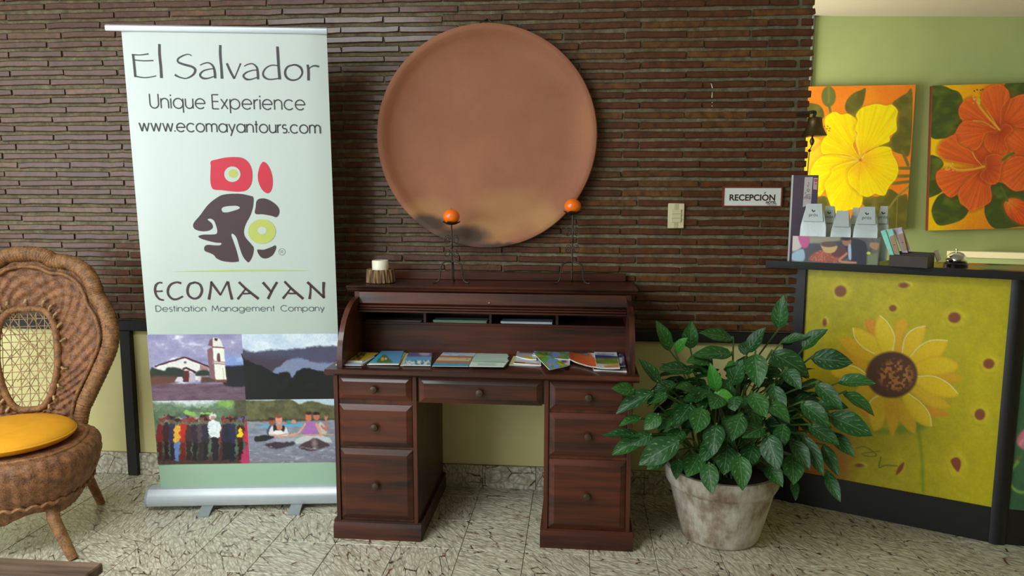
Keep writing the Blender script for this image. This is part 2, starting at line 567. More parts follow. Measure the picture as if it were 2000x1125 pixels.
while z < 2.98:
    segs = []
    if row % 2 == 0:
        x = WX1
        while x > -5.2:
            segs.append((x - BL + .0075, x)); x -= BL
    else:
        segs += [(1.052, WX1 - .006), (.902, 1.030)]
        x = .893
        while x > -5.2:
            segs.append((x - BL + .0075, x)); x -= BL
    for a, b in segs:
        bricks.append(((a + b) / 2 + random.uniform(-.002, .002), z + random.uniform(-.0018, .0018), b - a, row))
    z += PITCHZ; row += 1
def brick_seen(x, z):
    px, py = project(np.array([x, BRICK_Y, z]))
    if px < -20 or py < -12 or py > 680 or px > 1600: return 0
    if (x + .461) ** 2 + (z - 1.845) ** 2 < .44 ** 2: return 0
    if 250 + (py - 60) * .08 + 40 < px < 610 and py > 75: return 0
    if 690 < px < 1190 and py > 560: return 0
    return 1
order = sorted([b for b in bricks if brick_seen(b[0], b[1])], key=lambda b: -b[2] * 100 / math.hypot(b[0], 3.7))
keep = set(id(b) for b in order[:300])
rest = MB(); rest_r = []
for b in bricks:
    x, z, L, rw = b
    vi = random.randrange(9)
    sx = L / .29 * random.uniform(.985, 1.0)
    yy = BRICK_Y + random.uniform(-.002, .003)
    if id(b) in keep:
        o = bpy.data.objects.new('brick', variants[vi]); o.parent = wall
        o.location = (x, yy, z); o.scale = (sx, 1, 1); o.rotation_euler = (0, random.uniform(-.004, .004), 0)
        COL.objects.link(o)
    else:
        k = len(rest.v)
        rest.add([(x + q.co.x * sx, yy + q.co.y, z + q.co.z) for q in variants[vi].vertices], [tuple(p.vertices) for p in variants[vi].polygons])
        rest_r += [random.random()] * (len(rest.v) - k)
me = bpy.data.meshes.new('brick_field'); me.from_pydata(rest.v, [], rest.f); me.update()
at = me.attributes.new('rnd', 'FLOAT', 'POINT'); at.data.foreach_set('value', rest_r)
o = link('brick_field', me, BRICKM, wall); tag(o, kind='stuff')

mb = MB()
for pts_ in (((1389, 163), (1391.5, 172)), ((1391, 180), (1390.5, 191)), ((1391, 199), (1391, 201)), ((1391, 206), (1390.5, 208))):
    mb.tube([ony(*q_, BRICK_Y - .0005) for q_ in pts_], [.0016, .003], 6)
tag(part('paint_drip', mb, M('white_paint_drip', S(206, 204, 196), .6), wall), 'dried white paint drip on the bricks', kind='stuff')
mb = MB(); mb.box(-6, WX1 - .03, BRICK_Y - .004, WY + .02, TRIM_Z0, TRIM_Z1, .004)
o = part('trim_1', mb, BLACKWOOD); tag(o, kind='structure')
pa = ony(233, 650, BRICK_Y)[0]; pb = ony(254, 650, BRICK_Y)[0]
mb = MB(); mb.box(pa, pb, BRICK_Y - .006, WY + .01, 0, TRIM_Z0, .004)
o = part('trim_2', mb, BLACKWOOD); tag(o, kind='structure')

# crackled stone tiles
t = NT('crackled_stone_tile'); t.set(Roughness=.33, Coat_Weight=.15, Coat_Roughness=.2)
oi = t.n('ShaderNodeObjectInfo'); geo = t.n('ShaderNodeNewGeometry')
ang = t.math('ADD', t.math('MULTIPLY', oi.outputs['Random'], 1.1), .25)
vr = t.n('ShaderNodeVectorRotate', rotation_type='Z_AXIS'); t.l(geo.outputs['Position'], vr.inputs['Vector']); t.l(ang, vr.inputs['Angle'])
mp = t.n('ShaderNodeMapping'); mp.inputs['Scale'].default_value = (13, 50, 24); t.l(vr.outputs[0], mp.inputs['Vector'])
wob = t.noise(mp.outputs[0], .8, 3)
wv = t.mix(.30, mp.outputs[0], wob.outputs['Color'], 'ADD')
v1 = t.n('ShaderNodeTexVoronoi', feature='DISTANCE_TO_EDGE'); v1.inputs['Scale'].default_value = 1.0; t.l(wv, v1.inputs['Vector'])
v2 = t.n('ShaderNodeTexVoronoi', feature='F1'); v2.inputs['Scale'].default_value = 2.1; t.l(wv, v2.inputs['Vector'])
v3 = t.n('ShaderNodeTexVoronoi', feature='DISTANCE_TO_EDGE'); v3.inputs['Scale'].default_value = .42; t.l(wv, v3.inputs['Vector'])
pale = t.ramp(v2.outputs['Distance'], [(.1, S(236, 232, 214)), (.45, S(214, 208, 186)), (.8, S(176, 168, 146))])
pale = t.mix(t.math('MULTIPLY', oi.outputs['Random'], .35), pale, S(186, 178, 154))
brk = t.ramp(t.noise(geo.outputs['Position'], 19, 3).outputs[0], [(.42, (0, 0, 0, 1)), (.55, (1, 1, 1, 1))])
e1 = t.math('MULTIPLY', t.ramp(v1.outputs['Distance'], [(.02, (1, 1, 1, 1)), (.11, (0, 0, 0, 1))]), .55)
e3 = t.math('MULTIPLY', t.ramp(v3.outputs['Distance'], [(.010, (1, 1, 1, 1)), (.034, (0, 0, 0, 1))]), brk)
c = t.mix(e1, pale, S(136, 126, 106))
vein = t.mix(t.ramp(t.noise(geo.outputs['Position'], 9, 2).outputs[0], [(.45, (0, 0, 0, 1)), (.62, (1, 1, 1, 1))]), S(44, 34, 30), S(112, 60, 44))
c = t.mix(e3, c, vein)
t.base(c)
t.bump(v1.outputs['Distance'], .12, .003)
TILE = t.m
GROUT = M('tile_grout', S(96, 88, 70), .85, 0, .15, 40)
STONE = M('plain_stone_floor', S(165, 158, 130), .4, 0, .2, 9)
mb = MB(); mb.box(-6, 5, -3.5, 6.0, -.1, -.0035)
floor = part('floor', mb, GROUT); tag(floor, kind='structure')
TS = .2855
gy0 = onz(973, 1076)[1]; gx0 = -.213
tm = MB(); tm.box(-TS / 2 + .0012, TS / 2 - .0012, -TS / 2 + .0012, TS / 2 - .0012, -.02, 0, .0015)
tme = tm.mesh('tile', 30); tme.materials.append(TILE)
j0 = int(math.floor((1.35 - gy0) / TS))
for j in range(j0, 5):
    cy = gy0 + (j + .5) * TS
    if cy - TS / 2 > WY: continue
    for i in range(-12, 11):
        cx = gx0 + (i + .5) * TS
        o = bpy.data.objects.new('tile', tme); o.parent = floor
        y1 = min(cy + TS / 2, WY - .01); y0 = cy - TS / 2
        o.location = (cx, (y0 + y1) / 2, random.uniform(-.0002, .0))
        o.scale = (1, (y1 - y0) / TS, 1)
        COL.objects.link(o)
mb = MB(); mb.box(-6, 5, -3.5, gy0 + j0 * TS, -.02, -.0005)
o = part('floor_field', mb, STONE, floor)
# skirting of the same stone
mb = MB(); mb.box(-6, 1.05, WY - .006, WY + .002, 0, .126)
sk = part('baseboard_back', mb, GROUT); tag(sk, kind='structure')
for i in range(-14, 5):
    x0 = gx0 + .01 + i * TS
    if x0 + TS > 1.05: continue
    m_ = MB(); m_.box(x0 + .001, x0 + TS - .001, WY - .014, WY, .0, .125 + random.uniform(-.001, .001), .002)
    part('tile', m_, TILE, sk)

# reception behind the counter: green wall facing the camera's direction, ceiling, low partition with a cream cap
BN = np.array([-math.sin(YAW), math.cos(YAW), 0]); BX = np.array([math.cos(YAW), math.sin(YAW), 0])
BD = 5.0
backpl = Plane(BN * BD, BX, (0, 0, 1))     # a: along the wall, b: height, n: towards the camera
zc = backpl.ab(1800, 32)[1]
t = NT('green_wall_paint'); t.set(Roughness=.7)
v = t.coords()
t.base(t.ramp(t.noise(v, 3, 3).outputs[0], [(.3, S(158, 178, 126)), (.7, S(170, 186, 132))]))
t.bump(t.noise(v, 240, 2).outputs[0], .1, .002)
GREEN = t.m
mb = MB()
q = [backpl.pt(a, b, n) for n in (0, -.12) for a, b in ((-.2, 0), (4.2, 0), (4.2, zc + .2), (-.2, zc + .2))]
mb.add(q, [(0, 1, 2, 3), (7, 6, 5, 4), (0, 4, 5, 1), (1, 5, 6, 2), (2, 6, 7, 3), (3, 7, 4, 0)])
o = part('wall_reception', mb, GREEN); tag(o, kind='structure')
CEIL = M('ceiling_white', S(178, 170, 160), .8, 0, .03, 5)
mb = MB(); mb.box(-.3, 4.6, WY + .16, 5.7, zc, zc + .1)
o = part('ceiling', mb, CEIL); tag(o, kind='structure')
mb = MB(); mb.box(-6, 5, -3.6, WY + .165, 3.0, 3.1)
o = part('ceiling', mb, M('white_lobby_ceiling', S(226, 223, 214), .8, 0, .03, 5)); tag(o, kind='structure')
# unseen walls behind and beside the viewer, added to block world light; left open
mb = MB(); mb.box(-1.7, 5.0, -3.7, -3.6, 0, 3.0)
o = part('wall_front_unseen', mb, M('brown_lobby_wall', S(150, 130, 104), .7)); tag(o, kind='structure')
mb = MB(); mb.box(5.0, 5.1, -3.7, 6.0, 0, 3.0)
o = part('wall_right_unseen', mb, CREAM); tag(o, kind='structure')
mb = MB()
a0, b0 = backpl.ab(1586, 60)
p = [backpl.pt(a0, z_, .012) for z_ in (1.3, zc)]
mb.tube(p, .012, 10)
tag(part('trim_3', mb, M('grey_conduit_paint', S(92, 104, 104), .5)), kind='structure')

# ------------------------------------------------------------------ RECEPTION COUNTER
C0 = np.array([1.134, 3.686, 0]); C1 = np.array([1.906, 3.316, 0])
ca = (C1 - C0); clen = np.linalg.norm(ca); ca = ca / clen
cn = np.cross(ca, (0, 0, 1))                   # outwards, towards the lobby
cpl = Plane(C0, ca, (0, 0, 1))
D1 = np.array([2.025, 3.298, 0]) - C1; D1 = D1 / np.linalg.norm(D1)
dpl = Plane(C1, D1, (0, 0, 1))
dn = np.cross(D1, (0, 0, 1))
CT = 1.210                                     # top of the panels
ZT = 1.246                                     # surface of the counter top
def pbox(mb, pl, a0, a1, b0, b1, n0, n1):
    q = [pl.pt(a, b, n) for n in (n0, n1) for a, b in ((a0, b0), (a1, b0), (a1, b1), (a0, b1))]
    return mb.add(q, [(0, 1, 2, 3), (7, 6, 5, 4), (0, 4, 5, 1), (1, 5, 6, 2), (2, 6, 7, 3), (3, 7, 4, 0)])
counter = thing('reception_counter', (C0 + C1) / 2, 'black-framed reception counter with sunflower painted yellow front panel', 'counter')
BLK = M('black_counter_lacquer', S(18, 17, 17), .45, 0, .25, 25, .1, 80)
bt = cpl.ab(1700, 925)[1]
PB = .5 * (cpl.ab(1933, 989)[1] + .14)
part('carcass', pbox(MB(), cpl, 0, clen, .0, CT, -.30, -.002), BLK, counter)
part('base_rail', pbox(MB(), cpl, -.05, clen, 0, .165, -.04, .008), BLK, counter)
part('post', pbox(MB(), cpl, -.095, .0, 0, CT, -.06, .012), BLK, counter)
part('post', pbox(MB(), cpl, -.035, -.004, 0, CT, -.02, .02), BLK, counter)
mb = MB()
e = clen
pts = [C1 + ca * -.022 + cn * .014, C1 + ca * .004 + cn * .022, C1 + D1 * .03 + dn * .02, C1 + D1 * .045 + dn * .006, C1 - cn * .08]
mb.prism([(p[0], p[1]) for p in pts], lambda x, y: (x, y, 0), lambda x, y: (x, y, CT))
part('post', mb, BLK, counter)
part('carcass', pbox(MB(), dpl, 0, 1.1, 0, CT, -.30, -.002), BLK, counter)
part('base_rail', pbox(MB(), dpl, 0, 1.1, 0, .165, -.04, .006), BLK, counter)
# sunflower picture
cz = crop(1590, 580, 3.748); cz2 = crop(1500, 480, 1.744)
cv = Canvas(plane_grid(cpl, 0, clen - .012, .16, CT, 250, 330, .0))
n1 = vnoise(cv.X, cv.Y, 60, 1, 4)[..., None]; n2 = vnoise(cv.X, cv.Y, 9, 2, 3)[..., None]
cv.c = np.array([168, 160, 12]) * (1 - n1) + np.array([196, 178, 14]) * n1
cv.c = cv.c * (.93 + .14 * n2)
gx = np.clip((cv.X - 1700) / 250, 0, 1)[..., None]
cv.c = cv.c * (1 - .3 * gx) + np.array([200, 178, 6]) * .3 * gx
cv.ell(1588, 900, 70, 62, (178, 92, 14), 26, .9)
cv.ell(1600, 800, 60, 90, (172, 140, 14), 40, .6)
for x, y, rx, ry, k in ((247, 155, 20, 19, 0), (462, 135, 17, 9, 1), (425, 213, 13, 11, 0), (635, 245, 21, 18, 0), (752, 402, 19, 17, 0), (722, 575, 18, 19, 0), (640, 745, 19, 25, 2), (448, 760, 10, 24, 3), (310, 748, 14, 6, 1), (193, 262, 7, 13, 4)):
    (px, py), = cz2([(x, y)]); rx /= 1.744; ry /= 1.744
    cv.ell(px, py, rx * 2.0, ry * 2.0, (208, 186, 30), 7, .7)
    cv.line([(px - rx * 1.6, py + 2), (px - rx * .9, py + ry * 1.7), (px + rx, py + ry * 1.9)], 3, (128, 134, 12), op=.3, soft=2.5)
    cv.line([(px + rx * .4, py - ry * 1.4), (px + rx * 1.4, py - ry * .8), (px + rx * 1.7, py)], 3, (236, 220, 120), op=.6 if k in (1, 4) else .25, soft=1.8)
    if k == 3: cv.poly([(px - 7, py + 12), (px - 2, py - 4), (px + 9, py - 13), (px + 5, py + 2)], (140, 66, 30), 1.5)
    elif k == 2: cv.poly([(px - 10, py - 8), (px + 2, py - 14), (px + 10, py - 4), (px + 5, py + 14), (px - 4, py + 6)], (140, 66, 36), 1.5)
    else: cv.ell(px, py, rx, ry, (134, 74, 44), 1.8)
cv.line([(1793, 838), (1800, 890), (1803, 958)], 7, (110, 138, 14), op=.6, soft=3)
cv.poly(cz([(420, 985), (560, 960), (760, 900), (840, 945), (700, 990), (560, 1000)]), (100, 140, 24), 5, op=.7)
for pts, base, edge in (
    ([(370, 170), (440, 175), (460, 300), (400, 260)], (222, 150, 30), None), ([(590, 220), (650, 155), (690, 200), (650, 300), (640, 420), (580, 420)], (222, 170, 20), None),
    ([(1085, 600), (1000, 550), (860, 565), (900, 640), (1000, 632)], (216, 164, 18), None), ([(990, 862), (880, 800), (830, 780), (855, 872)], (214, 150, 24), None),
    ([(300, 690), (360, 640), (420, 640), (440, 720), (400, 760)], (220, 176, 24), None), ([(300, 800), (380, 820), (420, 860), (390, 880)], (216, 140, 30), None),
    ([(140, 390), (230, 400), (380, 470), (400, 540), (280, 490)], (216, 158, 20), None), ([(180, 308), (290, 308), (430, 420), (400, 465), (300, 445), (225, 380)], (222, 172, 16), None),
    ([(155, 520), (250, 500), (360, 540), (400, 580), (250, 612), (130, 565)], (228, 188, 24), [(155, 520), (250, 500), (330, 525), (385, 570)]),
    ([(1055, 492), (960, 440), (840, 438), (740, 490), (760, 565), (900, 572), (1020, 548)], (226, 190, 10), None), ([(1000, 802), (900, 720), (780, 645), (700, 680), (800, 775), (900, 812)], (220, 180, 12), None),
    ([(735, 1000), (742, 900), (670, 790), (600, 740), (600, 830), (650, 935)], (222, 176, 16), None), ([(570, 1020), (615, 930), (624, 830), (590, 735), (505, 735), (530, 900)], (224, 172, 16), None),
    ([(285, 225), (380, 250), (480, 320), (512, 400), (450, 430), (340, 355), (300, 295)], (232, 196, 24), [(285, 225), (300, 300), (360, 370), (440, 415)]),
    ([(480, 135), (540, 190), (590, 290), (578, 420), (500, 420), (450, 310), (445, 215)], (232, 198, 22), [(480, 135), (540, 190), (588, 290), (575, 395)]),
    ([(812, 214), (740, 230), (670, 290), (640, 390), (660, 450), (720, 420), (795, 330)], (230, 190, 18), [(812, 214), (730, 235), (665, 300), (645, 410)]),
    ([(975, 320), (850, 318), (760, 370), (690, 440), (740, 490), (860, 440), (930, 430)], (230, 190, 14), [(975, 320), (860, 318), (770, 362), (705, 435)]),
    ([(1060, 715), (980, 630), (870, 580), (740, 580), (750, 640), (860, 712), (980, 737)], (230, 194, 14), [(760, 582), (870, 580), (975, 628), (1050, 705)]),
    ([(860, 950), (842, 850), (760, 760), (680, 695), (645, 740), (680, 835), (760, 920)], (232, 198, 20), [(690, 708), (770, 765), (840, 850), (860, 945)]),
    ([(435, 980), (505, 940), (528, 830), (510, 725), (440, 715), (400, 780), (402, 870)], (228, 188, 24), [(470, 722), (415, 760), (400, 830)])):
    d = cv.poly(cz(pts), base, 1.0)
    m, d = cv.mask(cz(pts), 1.0)
    cv.blend(m * np.clip(1 - d / 5, 0, 1) * .35, (196, 140, 16))
    if edge: cv.line(cz(edge), 1.8, (250, 240, 180), op=.9)
cv.ell(1741.5, 732, 50, 45, (84, 50, 30), 2.5)
sp = vnoise(cv.X, cv.Y, 5.5, 9, 2)
q = np.sqrt(((cv.X - 1750) / 40) ** 2 + ((cv.Y - 733) / 36) ** 2)
cv.blend(np.clip((1 - q) * 3, 0, 1) * np.clip((sp - .42) * 6, 0, 1), (176, 116, 56))
cv.blend(np.clip((1 - q) * 3, 0, 1) * np.clip((.42 - sp) * 6, 0, 1) * .6, (110, 60, 30))
cv.line(cz2([(300, 690), (330, 685), (370, 712), (345, 718), (320, 708), (380, 700)]), 1.6, (90, 100, 10), op=.8)
cv.line(cz2([(385, 720), (378, 755), (400, 748), (440, 750)]), 1.8, (80, 84, 20), op=.85)
cv.grain(.05, 3, 11)
o = cv.build('front_panel', PANELPAINT, counter, 1.15); tag(o, 'yellow panel painted with a large sunflower')
# lotus panel round the corner
cv = Canvas(plane_grid(dpl, .045, 1.05, .165, CT, 160, 180, .0))
n1 = vnoise(cv.X, cv.Y, 40, 5, 4)[..., None]
cv.c = np.array([46, 84, 58]) * (1 - n1) + np.array([74, 118, 82]) * n1
for k, (x, y) in enumerate(((1996, 862), (2110, 820), (2200, 905))):
    cv.poly([(x - 9, y + 6), (x - 6, y - 12), (x + 10, y - 26), (x + 30, y - 16), (x + 34, y + 8), (x + 10, y + 18)], (212, 120, 140), 2)
    cv.line([(x - 4, y + 6), (x + 8, y - 8), (x + 20, y - 20)], 4, (238, 176, 180), op=.7, soft=2)
    y2 = y + 60
    cv.line([(x - 8, y2 - 20), (x - 22, y2), (x - 22, y2 + 24), (x - 8, y2 + 38), (x + 14, y2 + 40)], 5, (150, 190, 70), op=.8, soft=2)
    cv.line([(x - 12, y2 - 22), (x - 2, y2 - 30)], 4, (160, 110, 70), op=.6, soft=2)
cv.line([(1955, 1000), (2030, 1008), (2200, 1015)], 10, (110, 160, 100), op=.6, soft=4)
cv.grain(.08, 3, 12)
o = cv.build('side_panel', PANELPAINT, counter, 1.1); tag(o, 'dark green panel painted with a pink flower')
# counter top
t = NT('black_counter_top'); t.set(Roughness=.12, Coat_Weight=.3, Coat_Roughness=.04)
v = t.coords(); t.base(t.ramp(t.noise(v, 30, 4).outputs[0], [(.3, S(20, 20, 22)), (.7, S(38, 38, 40))]))
CTOP = t.m
F0 = C0 + cn * .082 - ca * .145; F1 = C1 + cn * .082 + ca * .012; F2 = C1 + D1 * 1.1 + dn * .082
G0 = np.array([1.135, 3.90, 0]); G1 = C1 - cn * .33 + ca * .05; G2 = C1 + D1 * 1.1 - dn * .36
L0 = np.array([F0[0] - .035, 3.690, 0])
outline = [L0, F0 + ca * .012 , F1, F2, G2, G1, G0, np.array([1.135, 3.74, 0]), np.array([1.125, 3.692, 0]), np.array([L0[0] + .01, 3.692, 0])]
mb = MB()
cen = sum(outline) / len(outline)
ring = lambda k, z_: [(p[0] + (cen[0] - p[0]) * k, p[1] + (cen[1] - p[1]) * k, z_) for p in outline]
n_ = len(outline)
vs_ = ring(.004, CT) + ring(0, CT + .004) + ring(0, ZT - .0025) + ring(.003, ZT)
fs_ = [tuple(range(n_)), tuple(range(4 * n_ - 1, 3 * n_ - 1, -1))]
for k in range(3):
    fs_ += [(k * n_ + i, k * n_ + (i + 1) % n_, (k + 1) * n_ + (i + 1) % n_, (k + 1) * n_ + i) for i in range(n_)]
mb.add(vs_, fs_)
o = single('counter_top', mb, CTOP, (cen[0], cen[1], CT), 'glossy black counter top lying on the sunflower counter', 'counter top')
o.data.materials.append(M('black_slab_edge', S(22, 24, 24), .65, 0, .2, 40))
for p_ in o.data.polygons:
    if abs(p_.normal.z) < .9: p_.material_index = 1
# low partition behind the counter
q0 = onz(1600, 486, 1.16); pq = Plane(onz(1915, 498, 1.17), np.array([math.cos(-.20), math.sin(-.20), 0]), (0, 0, 1))
LD = np.array([math.cos(-.32), math.sin(-.32), 0]); pq = Plane(onz(1915, 492, 1.195), LD, (0, 0, 1))
part_low = pbox(MB(), pq, -.62, .75, -1.195, -.040, -.08, -.01)
o = part('wall_low_partition', part_low, GREEN); tag(o, kind='structure')
cap = pbox(MB(), pq, -.63, .76, -.040, .0, -.095, .0)
o = part('trim_4', cap, M('cream_cap_paint', S(236, 226, 196), .5, 0, .04)); tag(o, kind='structure')

# ------------------------------------------------------------------ HIBISCUS PAINTINGS
BROWNEDGE = M('dark_red_canvas_edge', S(92, 36, 14), .6)
def picture(name, corners, label, painter, over=0.0, side=.035):
    A = [backpl.ab(*c) for c in corners]     # TL, TR, BR, BL
    P = [backpl.pt(a, b, side) for a, b in A]
    Q = [backpl.pt(a, b, .002) for a, b in A]
    th = thing(name, (P[2] + P[3]) / 2, label, 'painting')
    mb = MB(); mb.add([p * 1.0 for p in Q] + [p - backpl.n * .0008 for p in P], [(0, 1, 2, 3), (4, 7, 6, 5), (0, 4, 5, 1), (1, 5, 6, 2), (2, 6, 7, 3), (3, 7, 4, 0)])
    part('stretcher', mb, BROWNEDGE, th)
    cv = Canvas(quad_grid(P, 230, 290))
    painter(cv)
    cv.build('canvas', CANVASPAINT, th, .95)
    return th
def petal(cv, pts, c0, cbase, cedge, cen, reach, seed, shade=.35):
    m, d = cv.mask(pts, .8)
    dx = cv.X - cen[0]; dy = cv.Y - cen[1]
    rr = np.sqrt(dx * dx + dy * dy) / reach
    an = np.arctan2(dy, dx)
    st = vnoise(an * 40, rr * 2.0, 1.6, seed, 2)
    col = np.array(c0) * np.ones(cv.c.shape)
    f = np.clip(1 - rr / .55, 0, 1)[..., None]
    col = col * (1 - f) + np.array(cbase) * f
    g = np.clip(rr - .55, 0, 1)[..., None] * .8
    col = col * (1 - g) + np.array(cedge) * g
    col = col * (1 - shade * .5 + shade * st[..., None])
    cv.blend(np.clip(1 + d / 7, 0, 1) * (d < 0) * .42, np.array(cbase) * .82)
    cv.blend(m, col)
    cv.blend(m * np.clip(1 - np.abs(d - 1.2) / 1.4, 0, 1) * .45, np.minimum(np.array(cedge) * 1.12 + 14, 255))
def paint_yellow(cv):
    z = crop(1560, 150, 3.629)
    n = vnoise(cv.X, cv.Y, 50, 3, 3)[..., None]
    cv.c = np.array([250, 165, 40]) * (1 - n) + np.array([240, 120, 30]) * n
    leaf = (98, 96, 40)
    for pts in ([(475, 85), (440, 95), (400, 110), (360, 140), (335, 180), (328, 220), (345, 255), (390, 290), (430, 240), (460, 180)],
                [(805, 112), (760, 120), (710, 150), (665, 190), (700, 260), (690, 350), (650, 440), (570, 490), (650, 520), (720, 545), (790, 530)],
                [(30, 190), (100, 188), (150, 205), (178, 250), (165, 300), (30, 310)], [(440, 880), (480, 840), (560, 850), (640, 795), (720, 840), (770, 850), (760, 1110), (560, 1110), (500, 960)],
                [(100, 880), (180, 845), (230, 900), (240, 1000), (100, 1020)]):
        cv.poly(z(pts), leaf, .9)
        m, d = cv.mask(z(pts), .9)
        cv.blend(m * np.clip(vnoise(cv.X, cv.Y, 14, 6, 2) - .4, 0, 1), (150, 140, 60))
    cv.ell(*z([(212, 140)])[0], 14, 20, (112, 116, 56), .9)
    cv.line(z([(212, 80), (214, 180)]), 4, (146, 150, 84), op=.6, soft=2); cv.line(z([(215, 205), (230, 270)]), 5, (112, 116, 56))
    for a, b in (((690, 648), (790, 648)), ((680, 705), (790, 703)), ((660, 757), (790, 742)), ((735, 530), (775, 625))):
        cv.line(z([a, b]), 6, (120, 112, 44))
    cv.line(z([(640, 930), (700, 850), (790, 770)]), 4, (150, 136, 60)); cv.line(z([(690, 1090), (700, 850)]), 2, (140, 126, 50))
    cen = z([(437, 590)])[0]
    yl, ba, ed = (255, 222, 0), (236, 176, 40), (255, 236, 10)
    cv.poly(z([(-20, 420), (90, 425), (160, 460), (180, 545), (110, 620), (90, 720), (-20, 720)]), (250, 206, 40), 1)
    cv.line(z([(20, 500), (90, 520), (160, 460)]), 5, (240, 160, 60), op=.7, soft=2)
    for k, pts in enumerate(([(435, 585), (330, 560), (240, 548), (165, 565), (105, 620), (85, 700), (125, 720), (140, 845), (190, 790), (232, 690), (250, 645), (335, 612)],
                             [(435, 585), (340, 555), (240, 545), (172, 545), (158, 490), (175, 440), (202, 410), (185, 335), (190, 290), (230, 256), (265, 250), (300, 268), (350, 262), (395, 290), (417, 330), (400, 375), (412, 430), (385, 490)],
                             [(445, 578), (420, 520), (403, 460), (415, 400), (400, 370), (417, 310), (406, 270), (440, 225), (500, 203), (560, 193), (620, 205), (660, 198), (702, 240), (690, 300), (694, 380), (645, 420), (642, 458), (570, 490), (500, 520), (455, 545)],
                             [(430, 592), (370, 640), (346, 690), (365, 760), (400, 810), (452, 850), (432, 925), (350, 945), (288, 978), (240, 940), (213, 880), (190, 800), (183, 760), (230, 690), (240, 650), (320, 612)],
                             [(440, 592), (455, 560), (540, 508), (600, 493), (652, 505), (665, 550), (692, 600), (706, 660), (690, 720), (640, 780), (612, 838), (570, 838), (540, 828), (490, 852), (440, 835), (400, 800), (363, 760), (346, 700), (365, 650)])):
        petal(cv, z(pts), yl, ba, ed, cen, 75, 30 + k, .16)
    for a in ((400, 380), (300, 560), (330, 620), (470, 540)):
        cv.line([cen, z([a])[0]], 2.2, (255, 240, 120), op=.55, soft=1.5)
    cv.ell(cen[0], cen[1], 3, 2.5, (205, 100, 30), 1.6)
    for q in ((180, 352), (205, 350), (220, 365), (215, 382), (200, 368)): cv.ell(*z([q])[0], 1.4, 1.2, (140, 90, 10), .7)
    cv.grain(.03, 3, 2)
def paint_red(cv):
    z = crop(1790, 150, 3.629)
    g = np.clip((cv.X - 1830) / 150, 0, 1)[..., None]
    cv.c = np.array([250, 205, 6]) * (1 - g) + np.array([236, 132, 24]) * g
    g2 = np.clip((cv.Y - 400) / 60, 0, 1)[..., None] * np.clip((cv.X - 1840) / 60, 0, 1)[..., None]
    cv.c = cv.c * (1 - g2) + np.array([240, 140, 30]) * g2
    leaf = (62, 84, 34)
    for pts in ([(95, 65), (180, 62), (250, 90), (300, 110), (327, 170), (300, 260), (325, 315), (270, 400), (190, 437), (90, 400)], [(625, 55), (700, 40), (900, 40), (900, 150), (690, 155), (650, 120)],
                [(75, 580), (150, 568), (192, 620), (150, 680), (150, 760), (187, 800), (140, 838), (60, 835)], [(180, 828), (280, 828), (312, 900), (368, 940), (330, 1005), (240, 1042), (150, 1048), (108, 960), (130, 880)],
                [(530, 770), (600, 750), (680, 800), (780, 810), (950, 830), (950, 1060), (750, 1060), (560, 1075), (488, 985), (490, 900), (530, 860)], [(820, 560), (950, 600), (950, 760), (840, 700)]):
        m, d = cv.mask(z(pts), .9)
        cv.blend(m, leaf)
        cv.blend(m * np.clip(vnoise(cv.X * .6 + cv.Y * .2, cv.Y, 12, 6, 2) - .45, 0, 1) * 1.6, (116, 130, 40))
        cv.blend(m * np.clip(1 - np.abs(d) / 2, 0, 1) * .3, (40, 56, 24))
    ra, ba, ed = (222, 92, 36), (176, 60, 30), (236, 112, 44)
    f1 = z([(588, 380)])[0]; f2 = z([(480, 638)])[0]; f3 = z([(860, 560)])[0]
    for k, (pts, cen) in enumerate((([(762, 330), (690, 360), (622, 430), (640, 490), (690, 560), (780, 590), (900, 560), (900, 330)], f3), ([(600, 300), (618, 210), (680, 150), (770, 122), (900, 140), (900, 360), (690, 352), (630, 335)], f1),
                                    ([(590, 375), (505, 240), (463, 180), (470, 110), (530, 65), (600, 58), (652, 100), (657, 150), (610, 220), (600, 300)], f1), ([(585, 380), (480, 320), (330, 310), (298, 240), (330, 180), (400, 150), (440, 200), (520, 290)], f1),
                                    ([(440, 600), (400, 520), (460, 470), (545, 550), (490, 600)], f2), ([(585, 390), (615, 335), (670, 348), (680, 385), (630, 440), (652, 525), (600, 542), (540, 552), (490, 500), (480, 450), (510, 400)], f1),
                                    ([(580, 385), (490, 400), (460, 480), (410, 522), (330, 485), (273, 440), (288, 370), (340, 315), (450, 322)], f1), ([(470, 632), (380, 622), (300, 610), (200, 585), (153, 530), (180, 460), (270, 412), (300, 480), (380, 522), (432, 590)], f2),
                                    ([(600, 640), (690, 568), (780, 575), (850, 640), (840, 760), (760, 800), (690, 808), (620, 752), (588, 700)], f3), ([(475, 640), (380, 650), (250, 648), (150, 668), (141, 740), (180, 805), (240, 855), (300, 820), (335, 760), (405, 690)], f2),
                                    ([(455, 670), (380, 720), (305, 800), (308, 865), (370, 945), (430, 935), (524, 885), (528, 800), (492, 740)], f2), ([(492, 640), (447, 700), (490, 748), (552, 764), (590, 722), (602, 640), (622, 580), (560, 545), (488, 570)], f2))):
        petal(cv, z(pts), ra, ba, ed, cen, 62, 50 + k, .24)
    for a in ([(588, 375), (520, 300), (450, 215), (430, 160)], [(480, 636), (400, 655), (300, 662), (235, 632)]):
        cv.line(z(a), 4.2, (236, 170, 60), soft=1.2)
        x, y = z([a[-1]])[0]
        for q in range(16): cv.ell(x + random.uniform(-8, 7), y + random.uniform(-7, 9), 1.3, 1.3, (220, 200, 80), .6)
    for q in ((410, 100), (430, 92), (455, 95), (470, 90)): cv.ell(*z([q])[0], 1.4, 1.4, (70, 40, 10), .6)
